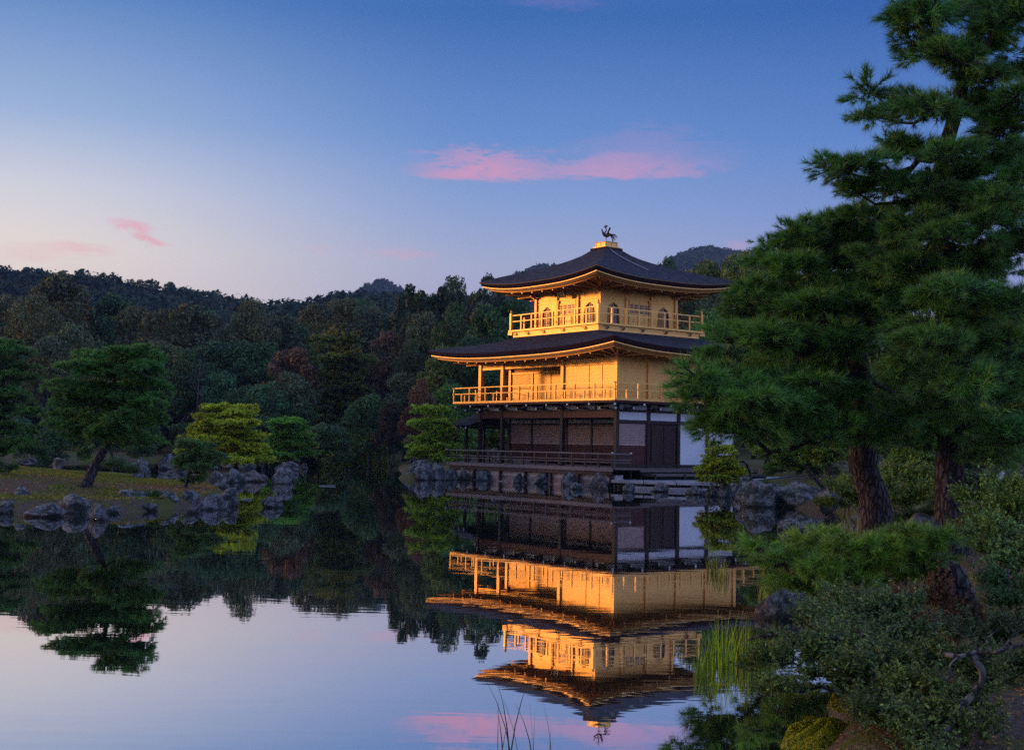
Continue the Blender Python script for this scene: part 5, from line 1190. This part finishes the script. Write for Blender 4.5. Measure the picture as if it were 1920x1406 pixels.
# rocks at the pavilion
rock(775, 898, 28, 24, 'leftmost dark rock of the shore left of the deck'); rock(800, 900, 36, 28, 'bluish rock in the shore under the light green pine'); rock(825, 900, 34, 26, 'rough grey rock two left of the deck corner'); rock(846, 899, 30, 24, 'grey rock at the left corner of the deck'); rock(812, 884, 40, 16, 'flat rock behind the shore rocks left of the deck', z=.25); rock(790, 880, 30, 16, 'upper dark rock at the foot of the light green pine', z=.25)
for (px, y, w, h, k, l) in ((873, 899, 20, 24, 'warm', 'brownish rock under the first deck post from the left'), (911, 901, 22, 26, 0, 'dark rock under the second deck post from the left'), (975, 905, 20, 26, 0, 'squared rock under the third deck post'), (1022, 907, 26, 27, 0, 'rough rock under the fourth deck post'), (1072, 911, 27, 32, 0, 'tallest dark rock leaning against the embankment'), (1084, 917, 22, 18, 0, 'low dark rock in front of the tallest leaning rock'), (1126, 914, 34, 30, 'warm', 'reddish rounded rock below the right end of the deck'), (1133, 919, 16, 18, 'warm', 'small pinkish rock in the water before the reddish one')):
    rock(px, y, w, h*.78, l, k)
rock(1184, 922, 20, 16, 'pale flecked rock at the terrace edge, left one of three'); rock(1240, 922, 26, 15, 'dark squarish rock at the terrace edge, middle of three'); rock(1308, 924, 32, 18, 'dark rock at the terrace edge under the leaning yellow-green pine', d=54.5); rock(1362, 930, 30, 32, 'rounded grey boulder right of the leaning yellow-green pine', d=52); rock(1338, 926, 22, 22, 'small dark rock left of the rounded grey boulder', d=53)
rock(1385, 928, 24, 22, 'small rock between two grey shore boulders'); rock(1405, 925, 34, 32, 'pale mottled boulder on the shore', d=49); rock(1430, 950, 74, 40, 'large grey boulder at the waterline before the right shore'); rock(1455, 922, 50, 24, 'rock above the large grey boulder', d=47, z=.25)
rock(1508, 952, 92, 38, 'wide smooth purple-grey boulder right of the large grey one'); rock(1490, 990, 44, 22, 'small dark knobbly rock in the water behind the low pine', d=31.5); rock(1562, 905, 40, 30, 'square grey stone between trunks on the shore', d=38, z=.4); rock(1740, 998, 56, 44, 'pale mossy boulder at the foot of the straight pine', 'warm', d=20, z=.62); rock(1535, 1160, 74, 26, 'low flecked rock under the low pine at the waterline', d=14.6, z=-.02)
rock(1480, 1165, 90, 60, 'black-purple lump of rock in shadow under the low pine', d=15.1, z=-.05, dep=.6); rock(1400, 895, 30, 12, 'small rock beside the gravel path', d=62, z=.35)
# small stone post on the island
b = ground_at(114, 57.0); SP = empty('stone_post', b, 'small pale stone lantern post standing on the island lawn', 'stone post')
o = MB().box(-.16, .16, -.16, .16, -.1, .34).box(-.10, .10, -.10, .10, .341, .42).build('post', M['rock_warm'], SP); o.matrix_parent_inverse = Matrix.Identity(4)
o = MB().lathe((0, 0, .421), [(.20, 0), (.18, .06), (.05, .12)], 8).build('cap', M['rock_warm'], SP); o.matrix_parent_inverse = Matrix.Identity(4)
# stone lantern seen through the pavilion
for i, (px, yb, d, l) in enumerate(((931, 852, 84, 'grey stone lantern seen through the open west bay of the ground floor'),)):
    b = W2((px-960)/FPX*d, d, .36); LN = empty('stone_lantern', b, l, 'stone lantern'); LN.scale = (.62, .62, .85)
    for nm, pf in (('base', [(.35, 0), (.35, .15), (.16, .25)]), ('shaft', [(.13, .251), (.13, .9)]), ('light_box', [(.28, .901), (.22, 1.0), (.22, 1.35)]), ('cap', [(.5, 1.351), (.42, 1.45), (.06, 1.7)])):
        o = MB().lathe((0, 0, 0), pf, 8).build(nm, M['rock'], LN); o.matrix_parent_inverse = Matrix.Identity(4)

# ------------------------------------------------------------------ reeds and grasses
def blades(seed, n, R, h, w, lean=.35):
    rs = np.random.RandomState(seed); V = []; Fc = []
    for i in range(n):
        a = rs.uniform(0, 6.28); r = R*math.sqrt(rs.uniform()); p = np.array([r*math.cos(a), r*math.sin(a), 0]); hh = h*rs.uniform(.45, 1.1); l = rs.uniform(0, lean)*hh; b = rs.uniform(0, 6.28); t = np.array([math.cos(b), math.sin(b), 0]); sd2 = np.array([-math.sin(b+1), math.cos(b+1), 0])
        k = len(V)
        for q in range(5):
            u = q/4; c = p+t*l*u*u+np.array([0, 0, hh*u*(1-.12*u*(l/hh))]); ww = w*(1-u**1.5)*.5+.0004; V += [c-sd2*ww, c+sd2*ww]
        for q in range(4): Fc.append((k+2*q, k+2*q+1, k+2*q+3, k+2*q+2))
    me = npmesh('blades', np.array(V), np.array(Fc), 4); me.materials.append(M['blade']); return me
REED = [blades(500+i, 52, .14, .62, .013, .28) for i in range(3)]; TUFT = [blades(520+i, 60, .22, .34, .008, .9) for i in range(3)]; FARR = [blades(540+i, 90, .7, .7, .05, .3) for i in range(2)]
def clump(px, py, label, meshes, sc_=1.0, tint=(.10, .16, .02), z=0.0, d=None, name='reed_clump', cat='reeds', group=None):
    if d is None: d = (CAM[2]-z)*FPX/(py-(834+(px-960)*.0187))
    s = (px-960)/FPX*d; o = bpy.data.objects.new(name, meshes[RS.randint(len(meshes))]); COL.objects.link(o); o.location = W2(s, d, z-.03); o.scale = (sc_,)*3; o.rotation_euler = (0, 0, RS.uniform(0, 6.28)); setcol(o, tuple(min(.5, c*1.05) for c in tint)); return tagged(o, label, cat, group)
clump(1330, 1250, 'leftmost tall yellow-green reed clump standing in the water', REED, .62, (.13, .19, .022)); clump(1362, 1245, 'tallest reed clump, just right of the leftmost one', REED, .80, (.15, .21, .02)); clump(1398, 1238, 'reed clump with a bent yellow blade, third from the left', REED, .72, (.14, .18, .02)); clump(1318, 1266, 'thin low reed tuft at the front left of the reeds', REED, .40, (.10, .17, .03))
clump(1428, 1232, 'reed clump fourth from the left before the shrub', REED, .50, (.08, .13, .02)); clump(1455, 1215, 'dim reeds partly hidden by the shrub', REED, .55, (.08, .12, .02)); clump(1520, 1210, 'green reeds behind the horizontal dark branch', REED, .5, (.07, .14, .02))
clump(1560, 1150, 'yellow grass fan under the low pine, left part', REED, .75, (.20, .19, .03), z=.05); clump(1590, 1145, 'yellow grass fan under the low pine, right part', REED, .8, (.19, .20, .03), z=.08); clump(1625, 1135, 'green grass under the low pine beside the red-leaved shrub', REED, .8, (.09, .14, .03), z=.12)
clump(1440, 1125, 'thin pale reeds at the tip of the low pine', REED, .75, (.12, .13, .05)); clump(1340, 1080, 'distant pale reeds in the water below the pavilion reflection', REED, .7, (.13, .14, .04), d=20.5); clump(1362, 1090, 'second pale reed tuft beside the reflection', REED, .6, (.11, .13, .04), d=19.5); clump(1600, 985, 'yellowish grass at the foot of the slanting great trunk', REED, 1.2, (.12, .15, .02), z=.3, d=19); clump(1570, 990, 'second yellowish grass tuft left of the great trunk foot', REED, 1.1, (.10, .15, .02), z=.2, d=19.5)
for i, (px, d) in enumerate(((626, 118), (650, 117), (676, 118), (700, 116), (724, 113))): clump(px, 0, ['leftmost', 'second', 'middle', 'fourth', 'rightmost'][i]+' pale reed patch along the far shore', FARR, 1.6, (.075, .085, .025), z=.0, d=d)
for i, (px, py, l, h) in enumerate(((966, 1440, 'dark grass blades rising from the bottom edge, left tuft', .5), (1025, 1440, 'dark grass blades rising from the bottom edge, right tuft', .42))): clump(px, py, l, [blades(560+i, 7, .10, .62, .010, .3)], h/.5, (.020, .035, .012), z=-.02)

# ------------------------------------------------------------------ near shrubs
def shrub_leaves(seed, n, R, hz, size, holes=.0):
    """sprays of small leaves along fine twigs"""
    rs = np.random.RandomState(seed); m_ = n//26; P = []; lob = [(rs.uniform(0, 6.28), R*rs.uniform(.2, .75), rs.uniform(.2, .42)*R) for _ in range(9)]; Nn = []; tw = MB()
    for i in range(m_):
        la, lr, lw = lob[rs.randint(9)]; q_ = rnd_dirs(1, rs)[0]*lw*rs.uniform(.4, 1); c = np.array([lr*math.cos(la)+q_[0], lr*math.sin(la)+q_[1], hz*.5+q_[2]*.9]); a = math.atan2(c[1], c[0]); shoot = rs.uniform() < .10; c[2] += .22*R*shoot
        d = np.array([math.cos(a)*.7, math.sin(a)*.7, rs.uniform(.0, .9)])+rs.normal(size=3)*.4; d /= np.linalg.norm(d); L = size*rs.uniform(4, 8)*(1.6 if shoot else 1)
        tw.bar(tuple(c-d*L*.6), tuple(c+d*L), size*.10, size*.10)
        for k in range(26):
            u = rs.uniform(-.3, 1); o_ = rnd_dirs(1, rs)[0]; P.append(c+d*L*u+o_*size*.9); q = o_*.6+np.array([0, 0, .7])+rs.normal(size=3)*.3; Nn.append(q/np.linalg.norm(q))
    V = leaf_quads(np.array(P), np.array(Nn), size, rs, .42); F4 = np.arange(len(V)).reshape(-1, 4); n0 = len(V)
    me = npmesh('leaf_sprays', np.concatenate([V, np.array(tw.v)]), np.concatenate([F4, np.array(tw.f)+n0]), 4); me.materials.append(M['leaf']); me.materials.append(M['palebark'])
    mi = np.zeros(len(F4)+len(tw.f), np.int32); mi[len(F4):] = 1; me.polygons.foreach_set('material_index', mi); return me
SHN = [shrub_leaves(600+i, 5000, .42, .30, .018) for i in range(4)]; SHM = [shrub_leaves(620+i, 5200, .8, .6, .035) for i in range(3)]
def shrub(label, px, py, d, parts_, meshes, tint, stems, name='shrub', sc_=1.0, seed=0):
    """parts_: leaf masses as (px, py, d, scale)"""
    rs = np.random.RandomState(700+seed); s = (px-960)/FPX*d; b = W2(s, d, H(s, d)-.05); root = empty(name, b, label, 'shrub')
    for (x, y, dd, k) in parts_:
        p = at(x, y, dd)-b; o = bpy.data.objects.new('leaf_mass', meshes[rs.randint(len(meshes))]); COL.objects.link(o); o.parent = root; o.location = p-np.array([0, 0, .13*k]); o.scale = (k, k, k*rs.uniform(.8, 1.15)); o.rotation_euler = (rs.normal()*.2, rs.normal()*.2, rs.uniform(0, 6.28))
        v = rs.uniform(.8, 1.25); setcol(o, tuple(q*v for q in tint))
        if stems:
            q = limb_path((rs.normal()*.05, rs.normal()*.05, 0), p-np.array([0, 0, .05]), rs, -.10, 6); st = MB().tube(q, [stems*(1-.7*i/6) for i in range(7)], 6).build('stem', M['palebark'], root, True); st.matrix_parent_inverse = Matrix.Identity(4)
    return root
SG = (.066, .100, .046)
shrub('grey-green small-leaved shrub spreading over the water at the bottom right', 1640, 1395, 8.6, [(1455, 1235, 8.5, .55), (1500, 1215, 8.9, .8), (1550, 1260, 8.3, .9), (1600, 1215, 8.8, .9), (1640, 1275, 8.2, .9), (1690, 1240, 8.6, .9), (1480, 1280, 8.3, .6), (1560, 1180, 9.4, .8), (1440, 1192, 9.2, .25), (1700, 1300, 8.0, .8)], SHN, SG, .020, seed=1)
shrub('taller grey-green shrub standing behind the spreading one', 1690, 1250, 10.0, [(1560, 1160, 10.2, .8), (1620, 1140, 10.2, .9), (1680, 1150, 10, .9), (1650, 1190, 9.7, .9), (1720, 1190, 9.8, .9), (1600, 1120, 10.6, .7), (1740, 1240, 9.3, .8)], SHN, (.056, .090, .050), .018, seed=2)
shrub('feathery shrub at the bottom right under the crooked pale branch', 1760, 1420, 7.4, [(1640, 1330, 7.7, .8), (1700, 1350, 7.5, .8), (1760, 1300, 7.8, .8), (1800, 1340, 7.6, .7), (1720, 1400, 7.2, .6), (1780, 1240, 8.2, .7)], SHN, (.058, .084, .040), .014, seed=3)
shrub('red-leaved low shrub at the foot of the low pine trunk', 1770, 1170, 11.3, [(1740, 1130, 11.4, .8), (1790, 1140, 11.2, .7), (1760, 1180, 11.0, .7), (1700, 1115, 11.8, .5), (1720, 1160, 11.0, .5)], SHN, (.085, .040, .038), .012, seed=4)
shrub('sparse grey-green shrub at the right edge behind the crooked branch', 1900, 1230, 10.0, [(1830, 1190, 10.2, .7), (1890, 1180, 10.2, .8), (1860, 1240, 9.6, .7), (1920, 1250, 9.4, .8)], SHN, (.050, .068, .040), .012, seed=5)
shrub('bright broad-leaved shrub at the right edge, upper one', 1890, 1010, 15.5, [(1850, 950, 15.6, .55), (1900, 935, 15.6, .6), (1880, 975, 15.2, .6), (1920, 960, 15.2, .6), (1930, 990, 15, .6)], SHM, (.085, .135, .055), .02, seed=6)
shrub('bright broad-leaved shrub at the right edge, lower one', 1890, 1080, 14.0, [(1840, 1020, 14.2, .5), (1890, 1010, 14.2, .6), (1870, 1050, 13.9, .55), (1920, 1040, 13.8, .6)], SHM, (.080, .130, .055), .02, seed=7)
shrub('dark glossy shrub on the right edge of the bank', 1905, 1150, 12.5, [(1900, 1110, 12.6, .45), (1925, 1120, 12.4, .5), (1895, 1135, 12.3, .35)], SHM, (.036, .075, .045), .015, seed=8)
shrub('yellow-green azalea mound between the two great trunks', 1705, 960, 26.0, [(1680, 915, 26.4, .9), (1720, 905, 26.6, .9), (1700, 940, 25.8, .9), (1740, 935, 26, .8), (1665, 945, 26, .7)], SHM, (.085, .115, .028), .02, seed=9)
shrub('dark azalea mound right of the straight pine trunk', 1850, 960, 26.5, [(1830, 910, 26.8, .9), (1870, 920, 26.4, .9), (1840, 945, 26, .9), (1900, 940, 26, .8)], SHM, (.030, .060, .030), .02, seed=10)
shrub('yellowish low shrub at the left foot of the slanting great trunk', 1590, 950, 26.0, [(1575, 930, 26.2, .7), (1600, 915, 26.6, .7), (1560, 948, 26, .5)], SHM, (.080, .115, .025), .02, seed=11)
shrub('low dark shrub on the shore right of the gravel path', 1500, 900, 50, [(1470, 884, 50, 1.0), (1505, 880, 50, 1.1), (1540, 884, 49, 1.0)], SHM, (.040, .062, .026), 0, seed=14)
shrub('dark low shrub behind the mossy boulder', 1750, 985, 22.5, [(1700, 975, 22.6, .45), (1735, 968, 22.8, .5), (1770, 965, 23, .5)], SHM, (.030, .050, .022), .02, seed=12)
shrub('brown-green low plants around the foot of the straight pine', 1830, 1000, 18.5, [(1815, 985, 18.8, .4), (1845, 990, 18.4, .4), (1800, 1000, 18.2, .3)], SHM, (.060, .060, .030), .01, seed=13)
for i, (px, py, d, k, l) in enumerate(((210, 872, 52, .9, 'round dark green clipped bush behind the slanting trunk, left one'), (240, 880, 50, .6, 'smaller dark clipped bush beside the pale upright rock'), (66, 850, 63, 1.2, 'low dark bush on the rear of the island lawn'), (285, 930, 36, .45, 'tiny green fern-like bush between island boulders'), (1420, 915, 50, .9, 'small dark bush over the mottled boulder'), (8, 880, 40, .7, 'dark needle bush cut by the left edge'))):
    shrub(l, px, py+10, d, [(px, py, d, k*.8), (px+7, py+4, d-.3, k*.6)], SHM, (.030, .068, .030), 0, seed=20+i)
# crooked pale branch at the bottom right: a gnarled azalea stem
g0 = ground_at(1738, 7.3); GN = empty('crooked_azalea', g0, 'gnarled pale azalea trunk with a crooked horizontal branch at the bottom right corner', 'shrub')
pp = [tuple(g0-g0)]+[tuple(at(x, y, d)-g0) for x, y, d in ((1765, 1385, 7.3), (1795, 1335, 7.4), (1820, 1305, 7.5), (1842, 1275, 7.5), (1838, 1250, 7.5), (1824, 1236, 7.5), (1845, 1226, 7.5))]
o = trunk_mesh(pp, .028, .018, np.random.RandomState(3), 8, 1.2).build('trunk', M['palebark'], GN, True); o.matrix_parent_inverse = Matrix.Identity(4)
for pl_ in (((1770, 1226, 7.6), (1800, 1230, 7.5), (1830, 1222, 7.5), (1870, 1222, 7.4), (1900, 1212, 7.4), (1960, 1205, 7.4)), ((1800, 1228, 7.5), (1780, 1250, 7.4), (1800, 1280, 7.3)), ((1880, 1220, 7.4), (1900, 1190, 7.5), (1935, 1170, 7.5)), ((1840, 1222, 7.5), (1810, 1195, 7.6), (1780, 1180, 7.7)), ((1860, 1221, 7.5), (1850, 1200, 7.6), (1870, 1180, 7.7))):
    t_ = [tuple(at(*q)-g0) for q in pl_]; r_ = .016 if len(pl_) > 3 else .006
    o = trunk_mesh(t_, r_, r_*.5, np.random.RandomState(4), 7, 1.0).build('branch', M['palebark'], GN, True); o.matrix_parent_inverse = Matrix.Identity(4)
g1 = ground_at(1636, 8.0); G2 = empty('dark_azalea_stem', g1, 'dark upright stem with a long horizontal branch reaching left over the reeds', 'shrub')
for pl_, r_ in ((((1636, 1420, 8), (1638, 1360, 8), (1632, 1300, 8.1), (1640, 1260, 8.2)), .030), (((1640, 1262, 8.3), (1610, 1215, 8.6), (1560, 1195, 8.8), (1500, 1192, 9.0), (1440, 1190, 9.1), (1400, 1200, 9.2)), .014), (((1620, 1190, 8.6), (1600, 1175, 8.7)), .012)):
    t_ = [tuple(at(*q)-g1) for q in pl_]; o = trunk_mesh(t_, r_, r_*.5, np.random.RandomState(6), 7, 1.0).build('branch', M['bark'], G2, True); o.matrix_parent_inverse = Matrix.Identity(4)
# moss mound
def mound(label, px, d, w, h, tint):
    p = ground_at(px, d); rs = np.random.RandomState(9); n = 9000; a = rs.uniform(0, 6.28, n); r = np.sqrt(rs.uniform(0, 1, n))
    P = np.stack([np.cos(a)*r*w, np.sin(a)*r*w*.7, h*np.sqrt(1-r*r*.98)*(1+.18*np.sin(a*3)*r+.12*np.sin(a*7+r*9))], 1); Nn = np.stack([np.cos(a)*r, np.sin(a)*r, np.full(n, .7)], 1)+rs.normal(size=(n, 3))*.4; Nn /= np.linalg.norm(Nn, axis=1)[:, None]
    V = leaf_quads(P, Nn, .011, rs, .5); me = npmesh('moss_mound', V, np.arange(len(V)).reshape(-1, 4), 4); me.materials.append(M['leaf']); o = bpy.data.objects.new('moss_mound', me); COL.objects.link(o); o.location = (p[0], p[1], max(p[2], 0)-.02); o.rotation_euler = (0, 0, YAW); setcol(o, tint); tagged(o, label, 'moss')
mound('bright yellow-green moss mound at the bottom edge beside the water', 1545, 8.5, .26, .20, (.20, .20, .012)); mound('duller moss patch right of the bright moss mound', 1612, 8.6, .20, .14, (.12, .12, .02))
mound('dim mossy hump between the two near shrubs', 1700, 9.0, .3, .12, (.10, .09, .02))
# bamboo rails at the right edge
for i, (a, b, l) in enumerate((((1862, 912, 19.5), (1890, 925, 18.6), 'upper grey bamboo rail half hidden by the broad-leaved shrub'), ((1880, 888, 21), (1863, 910, 19.5), 'short grey bamboo rail slanting up behind the upper rail'), ((1860, 942, 17.5), (1875, 948, 17.2), 'middle grey bamboo rail stub among the leaves'), ((1882, 977, 16.4), (1925, 997, 15.2), 'lowest grey bamboo rail at the right edge'))):
    P_ = [at(*a), at(*b)]; o = MB().tube([tuple(P_[0]), tuple(P_[1])], .045, 8).build('bamboo_rail', M['bamboo'], None, True); tagged(o, l, 'rail')
b = ground_at(1890, 30); o = MB().tube([(0, 0, -.2), (.02, 0, .5), (.1, 0, 1.1)], [.34, .28, .3], 10).build('tree_stump', M['bark'], None, True); o.location = b; tagged(o, 'thick reddish trunk stub behind the shrubs at the right edge', 'tree trunk')
# floating bits
for i, (px, py, w, l) in enumerate(((462, 936, .35, 'tiny pale floating twig beside the island end boulder'), (614, 911, .7, 'thin pale floating twig in open water left of the pavilion'), (758, 883, .6, 'pale floating log near the shore pine'))):
    p = onz(px, py, .01); o = MB().tube([tuple(p-np.array([*PR, 0])*w/2), tuple(p+np.array([*PR, 0])*w/2+np.array([0, 0, .02]))], .018, 6).build('floating_twig', M['bamboo'], None); tagged(o, l, 'twig')

# short grass, moss tips and fallen needles on the banks: nobody could count them
def scatter(name, n, s0, s1, d0, d1, ln, w, flat, tint, seed, thr, mat='grass'):
    rs = np.random.RandomState(seed); s_ = rs.uniform(s0, s1, n); d_ = rs.uniform(d0, d1, n); z = height(s_, d_); nz = fnoise(s_*2.2, d_*2.2, 8)
    k = (z > .12) & (nz > thr); s_, d_, z = s_[k], d_[k], z[k]; n = len(s_)
    B_ = np.stack([CAM[0]+PR[0]*s_+PF[0]*d_, CAM[1]+PR[1]*s_+PF[1]*d_, z-.004], 1); dr = rnd_dirs(n, rs); dr[:, 2] = np.abs(dr[:, 2])*.3+.02 if flat else np.abs(dr[:, 2])+.6; dr /= np.linalg.norm(dr, axis=1)[:, None]
    B_[:, 2] += .02 if flat else .0
    V = needle_tris(B_, dr, ln*rs.uniform(.5, 1.3, n), w, rs); me = npmesh(name, V, np.arange(len(V)).reshape(-1, 3), 3); me.materials.append(M[mat]); o = obj(name, me, None, kind='stuff'); setcol(o, tint)
scatter('island_grass', 90000, -24, -8.8, 33.4, 62, .07, .022, False, (.090, .115, .030), 81, -.15)
scatter('island_litter', 30000, -24, -8.8, 33.4, 56, .07, .020, True, (.15, .085, .060), 82, -2)
scatter('bank_grass', 60000, 1.6, 12, 6.2, 30, .035, .006, False, (.085, .085, .018), 83, .05)
scatter('shore_grass', 50000, 5.5, 24, 30, 62, .10, .02, False, (.060, .070, .022), 85, -.2)
scatter('bank_litter', 45000, 1.6, 12, 6.2, 26, .045, .009, True, (.17, .10, .065), 84, -2)
finish_labels()

# ------------------------------------------------------------------ evening haze between the hills
def haze():
    mt, nt, N, L = newmat('evening_haze'); v = N.new('ShaderNodeVolumePrincipled'); v.inputs['Density'].default_value = .00014
    v.inputs['Color'].default_value = (.42, .62, 1, 1); v.inputs['Anisotropy'].default_value = .1
    o = N.new('ShaderNodeOutputMaterial'); L.new(v.outputs[0], o.inputs[1])
    mb = MB(); s0, s1, d0, d1, z0, z1 = -1300, 1300, -80, 2700, -4, 330
    c = [W2(s0, d0), W2(s1, d0), W2(s1, d1), W2(s0, d1)]; mb.v = [(p[0], p[1], z0) for p in c]+[(p[0], p[1], z1) for p in c]
    mb.f = [(0, 3, 2, 1), (4, 5, 6, 7), (0, 1, 5, 4), (1, 2, 6, 5), (2, 3, 7, 6), (3, 0, 4, 7)]
    mb.build('haze', mt, kind='stuff')
haze()
